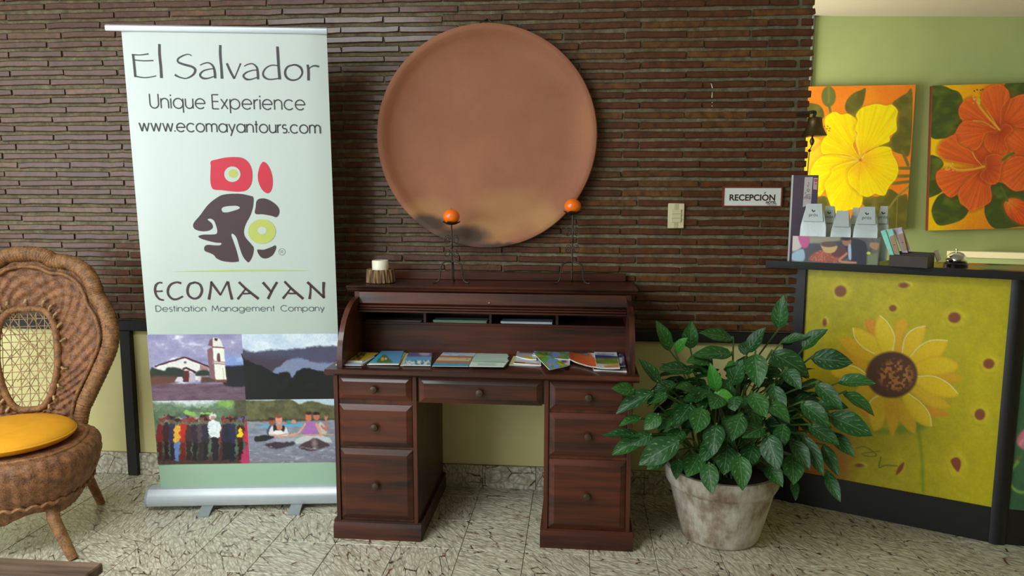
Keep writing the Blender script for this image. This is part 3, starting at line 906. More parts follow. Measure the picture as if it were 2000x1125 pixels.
    for a in ([(400, 310), (480, 322), (560, 370)], [(500, 240), (540, 300), (580, 370)], [(395, 530), (420, 580), (465, 630)]):
        cv.line(z(a), 1.8, (248, 180, 90), op=.8)
    b = [(620, 900), (680, 858), (770, 890), (850, 960), (830, 1040), (740, 1045), (650, 985)]
    petal(cv, z(b), (226, 88, 30), (240, 140, 50), (200, 60, 24), z([(650, 880)])[0], 50, 90, .4)
    cv.line(z([(600, 780), (625, 830), (645, 880)]), 4, (90, 110, 40)); cv.line(z([(610, 590), (650, 560), (690, 540)]), 5, (90, 110, 50))
    cv.grain(.04, 3, 4)
picture('hibiscus_painting', [(1548, 171), (1783, 167), (1764, 448), (1530, 452)], 'canvas painting of one yellow hibiscus on orange, nearest the brick wall', paint_yellow)
picture('hibiscus_painting', [(1816, 169), (2062, 161), (2056, 443), (1807, 450)], 'canvas painting of red-orange hibiscus flowers with dark green leaves', paint_red)
# ------------------------------------------------------------------ ROLLTOP DESK
desk = thing('rolltop_desk', (-.42, 3.39, 0), 'dark mahogany rolltop desk with seven drawers, standing against the brick wall', 'desk')
DT = .793                       # writing surface
TOPZ = 1.130
DX0, DX1 = -1.078, .250
mb = MB()                       # writing surface with a rounded nose
prof = [(3.70, .762), (3.075, .762), (3.062, .768), (3.05, .776), (3.05, .786), (3.058, .793), (3.70, .793)]
mb.prism(prof, lambda y, z: (-1.108, y, z), lambda y, z: (.272, y, z))
part('desktop', mb, WOOD_X, desk, 25)
KNOB = M('dark_bronze_knob', S(74, 58, 44), .42, .5, .3, 60)
def drawer(x0, x1, z0, z1, yb=3.092):
    o = MB()
    i = .024
    o.add([(x0, yb, z0), (x1, yb, z0), (x1, yb, z1), (x0, yb, z1), (x0, yb - .005, z0), (x1, yb - .005, z0), (x1, yb - .005, z1), (x0, yb - .005, z1),
           (x0 + i, yb - .018, z0 + i), (x1 - i, yb - .018, z0 + i), (x1 - i, yb - .018, z1 - i), (x0 + i, yb - .018, z1 - i)],
          [(3, 2, 1, 0), (0, 1, 5, 4), (1, 2, 6, 5), (2, 3, 7, 6), (3, 0, 4, 7), (4, 5, 9, 8), (5, 6, 10, 9), (6, 7, 11, 10), (7, 4, 8, 11), (8, 9, 10, 11)])
    d = part('drawer', o, WOOD_X, desk, 20)
    k = MB()
    cx, cz_ = (x0 + x1) / 2, (z0 + z1) / 2
    pr = [(.009, 0), (.0075, .006), (.0165, .012), (.0175, .017), (.0150, .022), (.006, .0245), (0, .025)]
    k.lathe(pr, 18)
    k.v = [(cx + a, yb - .018 - c_, cz_ + b_) for a, b_, c_ in k.v]
    part('knob', k, KNOB, d)
def pedestal(x0, x1, rows):
    part('pedestal', MB().box(x0, x1, 3.092, 3.69, .08, .762, .003), WOOD_Z, desk)
    for a in (x0, x1 - .020):
        part('stile', MB().box(a, a + .020, 3.082, 3.094, .08, .762, .002), WOOD_Z, desk)
    for z0, z1 in rows: drawer(x0 + .023, x1 - .023, z0, z1)
    mb = MB()
    pf = [(3.70, 0), (3.070, 0), (3.070, .055), (3.074, .066), (3.084, .074), (3.084, .084), (3.70, .084)]
    mb.prism(pf, lambda y, z: (x0 - .014, y, z), lambda y, z: (x1 + .014, y, z))
    part('plinth', mb, WOOD_X, desk, 25)
pedestal(-1.078, -.700, [(.096, .424), (.436, .630), (.652, .760)])
pedestal(-.134, .248, [(.092, .408), (.424, .618), (.634, .756)])
part('apron', MB().box(-.702, -.132, 3.098, 3.69, .650, .762), WOOD_X, desk)
drawer(-.690, -.144, .646, .760)
part('modesty_rail', MB().box(-.702, -.132, 3.66, 3.69, .60, .66), WOOD_X, desk)
# the roll case
X0, X1 = -1.066, .256
def rollside(x0, x1):
    pts = [(3.69, DT), (3.10, DT)]
    pts += [(3.385 - .285 * math.cos(math.radians(a)) + 0.0, DT + .02 + .285 * math.sin(math.radians(a)) * .92) for a in range(0, 91, 9)]
    pts += [(3.385, TOPZ - .03), (3.69, TOPZ - .03)]
    mb = MB(); mb.prism(pts, lambda y, z: (x0, y, z), lambda y, z: (x1, y, z))
    part('side_panel', mb, WOOD_Z, desk, 25)
rollside(X0, X0 + .024); rollside(X1 - .024, X1)
part('back_panel', MB().box(X0 + .02, X1 - .02, 3.668, 3.69, DT, TOPZ - .03), WOOD_X, desk)
mb = MB()
pf = [(3.70, TOPZ - .032), (3.392, TOPZ - .032), (3.385, TOPZ - .026), (3.376, TOPZ - .022), (3.372, TOPZ - .014), (3.362, TOPZ - .010), (3.358, TOPZ - .004), (3.362, TOPZ), (3.70, TOPZ)]
mb.prism(pf, lambda y, z: (X0 - .034, y, z), lambda y, z: (X1 + .026, y, z))
part('top_board', mb, WOOD_X, desk, 25)
part('gallery', MB().box(X0 + .03, X1 - .01, 3.668, 3.686, TOPZ, TOPZ + .042, .003), WOOD_X, desk)
zf1 = TOPZ - .032; zf0 = ony(960, 597, 3.39)[2]
mb = MB(); mb.prism([(3.40, zf1), (3.384, zf1), (3.372, zf0 + .006), (3.376, zf0), (3.40, zf0)], lambda y, z: (X0 + .024, y, z), lambda y, z: (X1 - .024, y, z))
part('frieze', mb, WOOD_X, desk, 25)
lock = MB().lathe([(.007, 0), (.007, .003), (.004, .006), (0, .007)], 14)
lx = ony(956, 591, 3.37)
lock.v = [(lx[0] + a, 3.377 - c_, zf0 + .014 + b_) for a, b_, c_ in lock.v]
part('lock', lock, M('worn_brass', S(120, 104, 84), .35, .8), desk)
for k in range(3):      # slats of the rolled-up shutter peeping out
    zz = zf0 - .003 - k * .0105
    part('shutter_slat', MB().box(X0 + .024, X1 - .024, 3.358 - k * .011, 3.392, zz - .0095, zz, .003), WOOD_X, desk)
SHY = 3.435
zs = ony(900, 631, SHY)[2]
part('shelf', MB().box(X0 + .024, X1 - .024, SHY, 3.668, zs - .012, zs, .002), WOOD_X, desk)
part('pigeonhole_top', MB().box(X0 + .024, X1 - .024, SHY, 3.668, zf0 - .004, zf0 + .008), WOOD_X, desk)
for px in (829.5, 957.5, 1088):
    x = ony(px, 617, SHY)[0]
    part('divider', MB().box(x - .006, x + .006, SHY + .002, 3.668, zs, zf0 - .004), WOOD_Z, desk)
part('inner_panel', MB().box(X0 + .024, X1 - .024, SHY + .015, SHY + .03, DT, zs - .012), WOOD_X, desk)

# ------------------------------------------------------------------ LEAFLETS AND MAGAZINES
def booklet(name, label, group, px, zb, th, paint, parent_cat='brochure', nx=36, ny=26, curl=0.0, glossy=True):
    """px: TL, TR, BR, BL corners of its upper face in the photo, lying at height zb+th"""
    q = [onz(x, y, zb + th) for x, y in px]
    c = sum(q) / 4
    G = quad_grid(q, nx, ny)
    if curl:
        u = np.linspace(-1, 1, nx)[None, :]; v = np.linspace(0, 1, ny)[:, None]
        G[..., 2] += curl * np.clip((np.abs(u) ** 2.5), 0, 1) * (.4 + .6 * v)
    th_ = thing(name, (c[0], c[1], zb), label, parent_cat, group)
    low = G.copy(); low[..., 2] -= th
    edge = [(0, j) for j in range(nx)] + [(i, nx - 1) for i in range(1, ny)] + [(ny - 1, j) for j in range(nx - 2, -1, -1)] + [(i, 0) for i in range(ny - 2, 0, -1)]
    mb = MB(); m = len(edge)
    mb.v = [tuple(G[e] - np.array([0, 0, .0004])) for e in edge] + [tuple(low[e]) for e in edge]
    mb.f = [(i, (i + 1) % m, (i + 1) % m + m, i + m) for i in range(m)] + [tuple(range(2 * m - 1, m - 1, -1))]
    part('pages', mb, PAPER, th_, 30)
    cv = Canvas(G)
    paint(cv)
    cv.build('cover', GLOSSPRINT if glossy else PRINT, th_, 1.05)
    return th_
def under(name, label, group, px, zb, th, n, tint, cat='leaflet'):
    """n loose copies below the top one, each an object of its own"""
    for k in range(n):
        j = [(x + random.uniform(-2.0, 2.0), y + random.uniform(-.35, .35)) for x, y in px]
        dx = random.uniform(-3.5, 3.5)
        booklet(name, label, group, [(x + dx, y) for x, y in j], zb + k * th, th * .92, lambda cv: cv.fill(tint), cat, 3, 3)
d5 = crop(650, 660, 5.714)      # zoomed view of the left half of the desk
d8 = crop(980, 660, 7.407)      # and of the right half
# pile 1: yellow leaflets
q = d5([(245, 155), (508, 165), (328, 262), (80, 255)])
under('leaflet', 'pale blue leaflet peeping out below the yellow leaflet', 'leaflets under the yellow one', d5([(200, 200), (480, 205), (330, 300), (45, 297)]), DT, .0035, 2, (170, 186, 200))
def p1(cv):
    cv.fill((206, 170, 40)); n = vnoise(cv.X, cv.Y, 5, 4, 3)
    m, d = cv.mask(d5([(240, 160), (385, 165), (300, 250), (90, 250)]), 1.0, False)
    cv.blend(m * np.clip((n - .3) * 4, 0, 1), (70, 66, 22)); cv.blend(m * np.clip((n - .58) * 6, 0, 1), (190, 170, 90))
    cv.line(d5([(80, 252), (328, 260)]), 2, (230, 225, 190), False)
booklet('leaflet', 'yellow leaflet with an olive photograph, leftmost on the desk', 'leaflets on the desk', q, DT + .007, .004, p1, 'leaflet')
# pile 2: blue leaflet with green hill
under('leaflet', 'green edged leaflet lying under the blue leaflet with a green hill', 'leaflets under the blue one', d5([(560, 155), (825, 165), (735, 295), (400, 295)]), DT, .003, 2, (150, 176, 130))
def p2(cv):
    cv.fill((84, 150, 196)); cv.poly(d5([(470, 200), (560, 150), (500, 280), (410, 280)]), (70, 176, 200), 1.5, False, .8)
    cv.poly(d5([(495, 275), (530, 215), (580, 185), (625, 225), (660, 275)]), (86, 110, 62), 1.2)
    cv.ell(*d5([(555, 235)])[0], 3.5, 3.5, (196, 180, 110), 1); cv.ell(*d5([(592, 232)])[0], 2, 2.2, (220, 205, 150), .8)
    cv.line(d5([(400, 288), (735, 292)]), 3, (190, 205, 200), False)
booklet('leaflet', 'blue leaflet with a green pyramid-shaped hill on the cover', 'leaflets on the desk', d5([(545, 145), (792, 145), (735, 290), (405, 285)]), DT + .006, .004, p2, 'leaflet')
# pile 3
under('leaflet', 'leaflet lying under the purple and blue beach leaflet', 'leaflets under the beach one', d5([(840, 170), (1105, 175), (1088, 308), (775, 303)]), DT, .003, 2, (196, 186, 120))
def p3(cv):
    cv.fill((96, 158, 190))
    cv.poly(d5([(830, 150), (1110, 150), (1110, 208), (830, 208)]), (98, 84, 130), 1.2, False)
    cv.poly(d5([(960, 165), (1080, 160), (1070, 195), (990, 195)]), (206, 196, 214), 2, True, .7)
    n = vnoise(cv.X, cv.Y, 4, 8, 3); m, d = cv.mask(d5([(780, 255), (1100, 250), (1100, 300), (770, 300)]), 1, False)
    cv.blend(m * np.clip((n - .42) * 6, 0, 1), (226, 228, 222)); cv.blend(m * np.clip((.4 - n) * 6, 0, 1), (60, 90, 110))
booklet('leaflet', 'small purple and blue beach leaflet, third from the left on the desk', 'leaflets on the desk', d5([(845, 162), (1108, 168), (1090, 300), (780, 298)]), DT + .006, .004, p3, 'leaflet')
# pile 4: fanned blue / brown
for k in range(5):
    oy = k * 19
    def p4(cv, k=k):
        cv.fill([(150, 186, 214), (196, 208, 214), (176, 120, 70), (206, 186, 150), (70, 160, 190)][k])
        n = vnoise(cv.X, cv.Y, 8, 20 + k, 3)
        cv.blend(np.clip((n - .5) * 4, 0, 1) * .8, [(196, 214, 226), (120, 160, 200), (196, 110, 50), (190, 80, 30), (60, 150, 190)][k])
        if k == 4:
            cv.poly(d5([(1060, 225), (1640, 240), (1640, 262), (1060, 250)]), (206, 190, 160), 1.0, False); cv.poly(d5([(1060, 252), (1640, 264), (1640, 286), (1060, 276)]), (196, 110, 60), 1.0, False)
    booklet('leaflet', ['pale blue leaflet at the back of the fanned brown and blue row', 'whitish blue leaflet, second from the back of the fanned brown row', 'brown leaflet in the middle of the fanned blue row', 'cream and red leaflet just behind the frontmost turquoise one', 'turquoise leaflet at the front of the fanned brown row'][k], 'fanned leaflets left of the white cards',
            d5([(1232 - k * 17, 158 + oy), (1598 - k * 17, 166 + oy), (1560 - k * 12, 255 + oy * .82), (1160 - k * 13, 250 + oy * .82)]), DT + k * .0024, .0022, p4, 'leaflet', 30, 14)
# pile 5: fanned white cards with a green line
for k in range(7):
    oy = k * 15.5
    def p5(cv, k=k):
        cv.fill((205, 222, 212)); 
        y = 200 + k * 15.5
        if k < 6: cv.line(d5([(1540, y - 22), (1990, y - 28)]), 1.0, (120, 154, 136), False)
        else:
            cv.line(d5([(1545, 262), (1925, 270)]), 1.6, (70, 140, 90), False)
            for r_ in range(2): cv.line(d5([(1620, 288 + r_ * 14), (1820, 290 + r_ * 14)]), 1.2, (120, 150, 132), False, .7)
    booklet('card', ['rearmost of the fanned white cards on the desk', 'second white card from the back of the fan', 'third white card from the back of the fan', 'middle white card of the fan', 'third white card from the front of the fan', 'second white card from the front of the fan', 'frontmost white card of the fan with green line and lettering'][k], 'fanned white cards on the desk',
            d5([(1600 - k * 8, 172 + oy), (1950 + (k % 3) * 8, 168 + oy), (1925 - k * 3 + (k % 2) * 14, 245 + oy * .82), (1560 - k * 7, 240 + oy * .82)]), DT + k * .0024, .0022, p5, 'card', 30, 12, 0, False)
# magazines on the right
booklet('magazine', 'yellowish magazine at the bottom of the white magazine pile', 'magazines on the right of the desk', d8([(170, 260), (560, 300), (560, 400), (105, 385)]), DT, .004, lambda cv: cv.fill((206, 200, 140)), 'magazine')
def m1(cv):
    cv.fill((200, 204, 200)); cv.line(d8([(190, 355), (330, 368)]), 3, (110, 30, 30), False); cv.line(d8([(330, 375), (540, 380)]), 3, (190, 110, 100), False)
    cv.line(d8([(290, 190), (420, 215)]), 5, (96, 70, 72), False)
booklet('magazine', 'white magazine with a dark red line, left end of the magazine pile', 'magazines on the right of the desk', d8([(240, 235), (560, 260), (570, 390), (170, 360)]), DT + .004, .005, m1, 'magazine')
def m2(cv):
    cv.fill((176, 182, 182)); cv.poly(d8([(330, 130), (490, 150), (480, 180), (320, 165)]), (206, 206, 204), 1, False); cv.poly(d8([(260, 190), (480, 200), (470, 225), (250, 215)]), (92, 76, 80), 1.5, False)
    cv.poly(d8([(320, 255), (440, 280), (440, 310), (350, 300)]), (214, 180, 30), 1.5, False)
booklet('magazine', 'grey and white magazine with a yellow patch behind the green map', 'magazines on the right of the desk', d8([(245, 120), (520, 150), (500, 320), (205, 270)]), DT + .009, .005, m2, 'magazine', curl=.004)
def m3(cv):
    cv.fill((92, 138, 70)); n = vnoise(cv.X, cv.Y, 11, 31, 3)
    cv.blend(np.clip((n - .52) * 9, 0, 1), (112, 150, 206)); cv.blend(np.clip((.36 - n) * 9, 0, 1), (60, 104, 44))
    for p in ((560, 255), (850, 270), (700, 375), (850, 165)): cv.line(d8([(p[0] - 50, p[1] + 6), (p[0], p[1] - 6), (p[0] + 45, p[1] + 5)]), 1.8, (206, 130, 60), op=.85)
    cv.poly(d8([(700, 140), (735, 140), (730, 290), (690, 280)]), (110, 116, 62), 1.5, False, .7)
booklet('map', 'green and blue folded map at the back of the magazine pile', 'folded maps on the desk', d8([(510, 135), (965, 135), (1000, 320), (440, 250)]), DT + .014, .004, m3, 'map', curl=.003)
def m4(cv):
    cv.fill((104, 168, 62)); n = vnoise(cv.X + 90, cv.Y, 12, 33, 3)
    cv.blend(np.clip((n - .5) * 9, 0, 1), (116, 160, 214)); cv.blend(np.clip((.38 - n) * 9, 0, 1), (70, 140, 40))
    cv.poly(d8([(790, 345), (930, 395), (860, 405)]), (214, 180, 40), 1.2, False)
    for p in ((560, 262), (700, 378)): cv.line(d8([(p[0] - 50, p[1] + 6), (p[0], p[1] - 4), (p[0] + 50, p[1] + 4)]), 2.2, (226, 140, 90), op=.9)
booklet('magazine', 'white magazine corner with a brown picture between the maps', 'magazines on the right of the desk', d8([(800, 300), (985, 310), (985, 390), (940, 400)]), DT + .012, .003, lambda cv: (cv.fill((214, 206, 200)), cv.ell(*d8([(905, 335)])[0], 6, 3, (96, 60, 50), 1.5)), 'magazine')
booklet('map', 'green and blue folded map lying slanted at the front edge of the desk', 'folded maps on the desk', d8([(455, 215), (700, 260), (955, 398), (690, 455)]), DT + .019, .004, m4, 'map')
booklet('magazine', 'dark grey magazine at the bottom of the right-hand pile', 'magazines in the right-hand pile', d8([(1220, 150), (1735, 165), (1808, 480), (1330, 455)]), DT, .006, lambda cv: (cv.fill((66, 70, 74)), cv.line(d8([(1470, 462), (1838, 474)]), 3, (170, 172, 168), False)), 'magazine')
def m5(cv):
    cv.fill((210, 88, 40))
    cv.poly(d8([(1000, 100), (1210, 160), (1275, 265), (1010, 205)]), (86, 116, 122), 1.2, False)
    for k in range(6): cv.line(d8([(1050, 240 + k * 20), (1280 + k * 12, 285 + k * 20)]), .8, (232, 130, 80), False, .6)
    cv.line(d8([(1030, 350), (1200, 410), (1440, 450)]), 3.5, (226, 214, 206)); cv.line(d8([(1180, 440), (1440, 462)]), 2.5, (190, 44, 36))
booklet('magazine', 'orange covered magazine with curled up edge', 'magazines in the right-hand pile', d8([(1005, 105), (1215, 165), (1440, 450), (975, 325)]), DT + .007, .006, m5, 'magazine', curl=.010)
def m6(cv):
    cv.fill((222, 226, 226)); cv.poly(d8([(1290, 280), (1340, 290), (1340, 370), (1320, 330)]), (44, 60, 120), 1, False)
booklet('magazine', 'white and navy magazine between the orange and the landscape magazine', 'magazines in the right-hand pile', d8([(1235, 195), (1420, 210), (1480, 400), (1380, 420)]), DT + .013, .003, m6, 'magazine')
def m7(cv):
    cv.fill((60, 66, 110)); n = vnoise(cv.X, cv.Y, 6, 41, 2); cv.blend(np.clip((n - .5) * 6, 0, 1), (222, 222, 224))
booklet('magazine', 'navy and white magazine at the right end of the pile', 'magazines in the right-hand pile', d8([(1640, 190), (1760, 215), (1790, 400), (1690, 410)]), DT + .010, .004, m7, 'magazine')
land = d8([(1335, 170), (1655, 182), (1710, 440), (1375, 432)])
def m8(cv):
    cv.fill((222, 228, 230))
    cv.poly(d8([(1340, 245), (1660, 265), (1680, 300), (1350, 300)]), (40, 56, 120), 1.2)
    n = vnoise(cv.X, cv.Y, 7, 44, 3); m, d = cv.mask(d8([(1345, 295), (1675, 290), (1700, 400), (1365, 370)]), 1.2, False)
    col = np.array([70, 96, 40]) * (1 - n[..., None]) + np.array([150, 170, 70]) * n[..., None]
    cv.blend(m, col); cv.poly(d8([(1540, 375), (1690, 370), (1700, 395), (1560, 395)]), (206, 186, 90), 1.2, op=.8)
    cv.poly(d8([(1470, 402), (1690, 398), (1700, 420), (1500, 424)]), (204, 110, 50), 1.2, False)
lm = booklet('magazine', 'magazine with a landscape cover and a big dark title word', 'magazines in the right-hand pile', land, DT + .016, .005, m8, 'magazine', curl=.003)
q = [onz(x, y, DT + .0245) for x, y in d8([(1362, 232), (1640, 240), (1365, 200)])]
ex_ = q[1] - q[0]; L_ = np.linalg.norm(ex_); ex_ = ex_ / L_; ey_ = np.cross((0, 0, 1), ex_)
font_text('title_text', 'Cahuca', (q[0] + q[1]) / 2 + ey_ * .002, L_ * .30, M('navy_ink', S(30, 36, 56), .5), lm, ex_, ey_, (0, 0, 1), .0004)
# papers in the pigeonholes
def ppaper(x0, x1, n, tints, label, group, zb):
    for k in range(n):
        a = ony(x0, 628, SHY + .03)[0] + random.uniform(-.004, .004); b = ony(x1, 628, SHY + .03)[0] + random.uniform(-.004, .004)
        y0 = SHY + .012 + random.uniform(-.005, .006)
        mb = MB().box(a, b, y0, y0 + .08, zb + k * .0028, zb + k * .0028 + .0024)
        single('paper_sheet', mb, tints[k % len(tints)], ((a + b) / 2, y0 + .04, zb + k * .0028), ('topmost ' + label) if k == n - 1 else ('lower ' + label), 'paper', group)
PG = [M('pale_green_paper', S(150, 184, 160), .6), M('sage_green_paper', S(110, 150, 120), .6), M('dark_green_paper', S(84, 116, 92), .6)]
PW = [M('white_blue_paper', S(216, 226, 236), .6), M('pale_blue_paper', S(186, 204, 222), .6)]
PV = [M('mauve_grey_paper', S(120, 104, 104), .6)]
ppaper(716, 824, 2, PV, 'mauve grey paper lying in the leftmost pigeonhole of the desk', 'papers in the leftmost pigeonhole', zs)
ppaper(848, 951, 4, PG, 'green paper in the second pigeonhole of the desk', 'papers in the second pigeonhole', zs)
ppaper(979, 1078, 4, PW, 'white paper in the third pigeonhole of the desk', 'papers in the third pigeonhole', zs)

# ------------------------------------------------------------------ CANDLES ON THE DESK
ORANGE = NT('orange_wax'); ORANGE.set(Roughness=.3, Subsurface_Weight=.15, Subsurface_Radius=(.02, .008, .003), Coat_Weight=.3, Coat_Roughness=.15)
v = ORANGE.coords(); ORANGE.base(ORANGE.ramp(ORANGE.noise(v, 30, 3).outputs[0], [(.3, S(246, 104, 8)), (.7, S(252, 126, 16))]))
ORANGE = ORANGE.m
def candle_stand(px, ybase, z0, ztop, label, clabel):
    x = ony(px, 480, ybase)[0]
    r = thing('candle_stand', (x, ybase, z0), label, 'candle holder', 'iron candle stands on the desk')
    H = ztop - z0
    za = z0 + .105
    for k, a in enumerate((200, 340, 90)):
        ca_, sa_ = math.cos(math.radians(a)), math.sin(math.radians(a))
        pts = cro([(0, za), (.028, za + .001), (.052, za - .014), (.058, za - .045), (.060, z0 + .032), (.068, z0 + .012), (.082, z0 + .004), (.095, z0 + .0045)], 5)
        part('leg', MB().tube([(x + q[0] * ca_, ybase + q[0] * sa_ * .75, q[1]) for q in pts], .0042, 8), IRON, r)
    part('stem', MB().tube([(x, ybase, z0 + .02), (x, ybase, za + .02), (x + .0015, ybase, z0 + H * .6), (x, ybase, ztop - .004)], [.003, .0042, .0042, .004], 8), IRON, r)
    part('collar', MB().lathe([(0, -.012), (.007, -.008), (.0085, 0), (.007, .008), (0, .012)], 12, (x, ybase, z0 + H * .62)), IRON, r)
    for lev, rr in ((.74, .017), (.50, .016)):
        for sgn in (-1, 1):
            cz_ = z0 + H * lev
            pts = [(x + sgn * (.004 + rr * (1 - (1 - .62 * t / 26) * math.cos(t * .36))), ybase - .002, cz_ + (rr * 1.45) * (1 - .62 * t / 26) * math.sin(t * .36 + (.0))) for t in range(27)]
            part('scroll', MB().tube(pts, .0024, 6), IRON, r)
    DISH = []
    mb = MB()
    def wav(a, i, rr, zz):
        k = max(0, rr - .012) / .03
        return rr * (1 + .14 * math.cos(a * 4) * k), zz + .005 * math.cos(a * 4 + .6) * k
    mb.lathe([(0, -.004), (.012, -.003), (.026, .002), (.038, .009), (.039, .011), (.026, .005), (.012, .0), (0, -.001)], 36, (x, ybase, ztop), wav)
    part('drip_dish', mb, IRON, r)
    c = thing('ball_candle', (x, ybase, ztop), clabel, 'candle', 'orange ball candles')
    R_ = .0410
    prof = [(R_ * math.sin(math.radians(t)), ztop + .0005 + R_ * .90 - R_ * .90 * math.cos(math.radians(t)) ) for t in range(0, 181, 10)]
    prof[-1] = (0, prof[-1][1])
    mb = MB().lathe([(max(a, 1e-7), b - .0) for a, b in prof], 36, (x, ybase, 0))
    part('wax_ball', mb, ORANGE, c, 60)
    part('wick', MB().tube([(x, ybase, ztop + R_ * 1.78), (x + .001, ybase, ztop + R_ * 1.95)], .0012, 6), BLACKINK, c)
SY = 3.535
candle_stand(882, SY, TOPZ, ony(881, 438, SY)[2], 'twisted iron candle stand in front of the round clay plate', 'orange ball candle on the shorter stand nearer the banner')
candle_stand(1117.5, SY + .03, TOPZ, ony(1119, 418, SY + .03)[2], 'twisted iron candle stand at the right-hand end of the desk top', 'orange ball candle on the taller stand by the plate rim')
lp = onz(748, 550, TOPZ); lx_, ly_ = lp[0], 3.50
t = NT('bark'); t.set(Roughness=.85); v = t.coords(scale=(60, 60, 8)); nz = t.noise(v, 1.0, 4)
t.base(t.ramp(nz.outputs[0], [(.35, S(70, 50, 30)), (.6, S(138, 108, 74)), (.8, S(176, 146, 106))])); t.bump(nz.outputs[0], .6, .006)
BARK = t.m
mb = MB()
def barkfn(a, i, r_, z):
    return r_ * (1 + .05 * math.sin(a * 17 + .6 * i) + .04 * math.sin(a * 29 + 1) + .02 * math.sin(a * 5)) if r_ > .05 else r_, z
mb.lathe([(.06, 0), (.069, .004), (.068, .02), (.065, .045), (.063, .062), (.062, .068), (.048, .066), (.030, .058)], 96, (lx_, ly_, TOPZ), barkfn)
single('log_candle_holder', mb, BARK, (lx_, ly_, TOPZ), 'short bark-covered log candle holder on top of the desk', 'candle holder')
mb = MB().lathe([(.036, .058), (.040, .060), (.0405, .108), (.038, .1115), (.024, .1095), (0, .108)], 40, (lx_, ly_, TOPZ))
c = single('pillar_candle', mb, M('ivory_wax', S(232, 226, 204), .4, 0, .03), (lx_, ly_, TOPZ + .058), 'short ivory pillar candle set in the bark log', 'candle', None, 50)

# ------------------------------------------------------------------ BIG CLAY PLATE
PC = np.array([-.461, BRICK_Y, 1.846]); PR = .551
t = NT('terracotta'); t.set(Roughness=.72)
v = t.coords()
big = t.noise(v, 3.2, 4); fine = t.noise(v, 130, 4, .7)
c = t.ramp(big.outputs[0], [(.3, S(152, 92, 62)), (.5, S(160, 102, 74)), (.72, S(170, 112, 76))])
c = t.mix(t.math('MULTIPLY', fine.outputs[0], .42), c, S(112, 66, 46))
# firing marks: ochre clouds and a soot patch near the lower rim
sep = t.n('ShaderNodeSeparateXYZ'); wobv = t.mix(.10, v, t.noise(v, 5, 3).outputs['Color'], 'ADD'); t.l(wobv, sep.inputs[0])
def blob(cx, cz, rx, rz, soft):
    a = t.math('DIVIDE', t.math('SUBTRACT', sep.outputs[0], cx + .05), rx); b = t.math('DIVIDE', t.math('SUBTRACT', sep.outputs[2], cz + .05), rz)
    d = t.math('SQRT', t.math('ADD', t.math('MULTIPLY', a, a), t.math('MULTIPLY', b, b)))
    return t.ramp(d, [(1 - soft, (1, 1, 1, 1)), (1.0, (0, 0, 0, 1))])
for args in ((-.28, -.37, .16, .09, .55), (.12, -.36, .26, .14, .6), (-.02, -.47, .22, .07, .5), (.30, -.40, .12, .10, .6)):
    c = t.mix(t.math('MULTIPLY', blob(*args), .55), c, S(176, 132, 80))
for args in ((-.16, -.50, .20, .075, .45), (-.30, -.42, .12, .06, .5), (.10, -.545, .22, .03, .5), (-.285, .475, .022, .018, .4)):
    c = t.mix(t.math('MULTIPLY', blob(*args), .85), c, S(48, 44, 44))
t.base(c); t.bump(fine.outputs[0], .25, .002)
CLAY = t.m
mb = MB()
prof = [(0, -.020), (.20, -.0205), (.40, -.023), (.470, -.029), (.497, -.044), (.516, -.062), (.533, -.070), (.547, -.066), (.551, -.050), (.540, -.036), (.50, -.016), (.40, -.004), (0, -.002)]
m2_ = MB(); m2_.lathe([(max(a, 1e-7), b) for a, b in prof], 120)
mb.add([(PC[0] + a * (1 + .004 * math.sin(3 * math.atan2(b, a))), PC[1] + c_ - .002, PC[2] + b * (1 + .002 * math.cos(2 * math.atan2(b, a)))) for a, b, c_ in m2_.v], m2_.f)
plate = thing('clay_plate', (PC[0], PC[1] - .03, PC[2] - PR), 'huge round terracotta plate hanging on the brick wall', 'plate')
me = mb.mesh('dish', 50); me.transform(Matrix.Translation(Vector((-PC[0], -PC[1], -PC[2]))))
o = link('dish', me, CLAY, None); o.parent = plate; o.location = Vector(PC) - plate.location
mb = MB()
tp = ony(952, 50, BRICK_Y)
mb.tube(cro([(tp[0] - .055, BRICK_Y - .02, PC[2] + PR - .012), (tp[0] - .03, BRICK_Y - .012, PC[2] + PR + .012), (tp[0], BRICK_Y - .008, PC[2] + PR + .026), (tp[0] + .02, BRICK_Y - .012, PC[2] + PR + .012), (tp[0] + .05, BRICK_Y - .02, PC[2] + PR - .012)], 5), .003, 6)
mb.tube([(tp[0], BRICK_Y + .01, PC[2] + PR + .024), (tp[0], BRICK_Y - .02, PC[2] + PR + .028)], .003, 8)
part('hanging_wire', mb, IRON, plate)

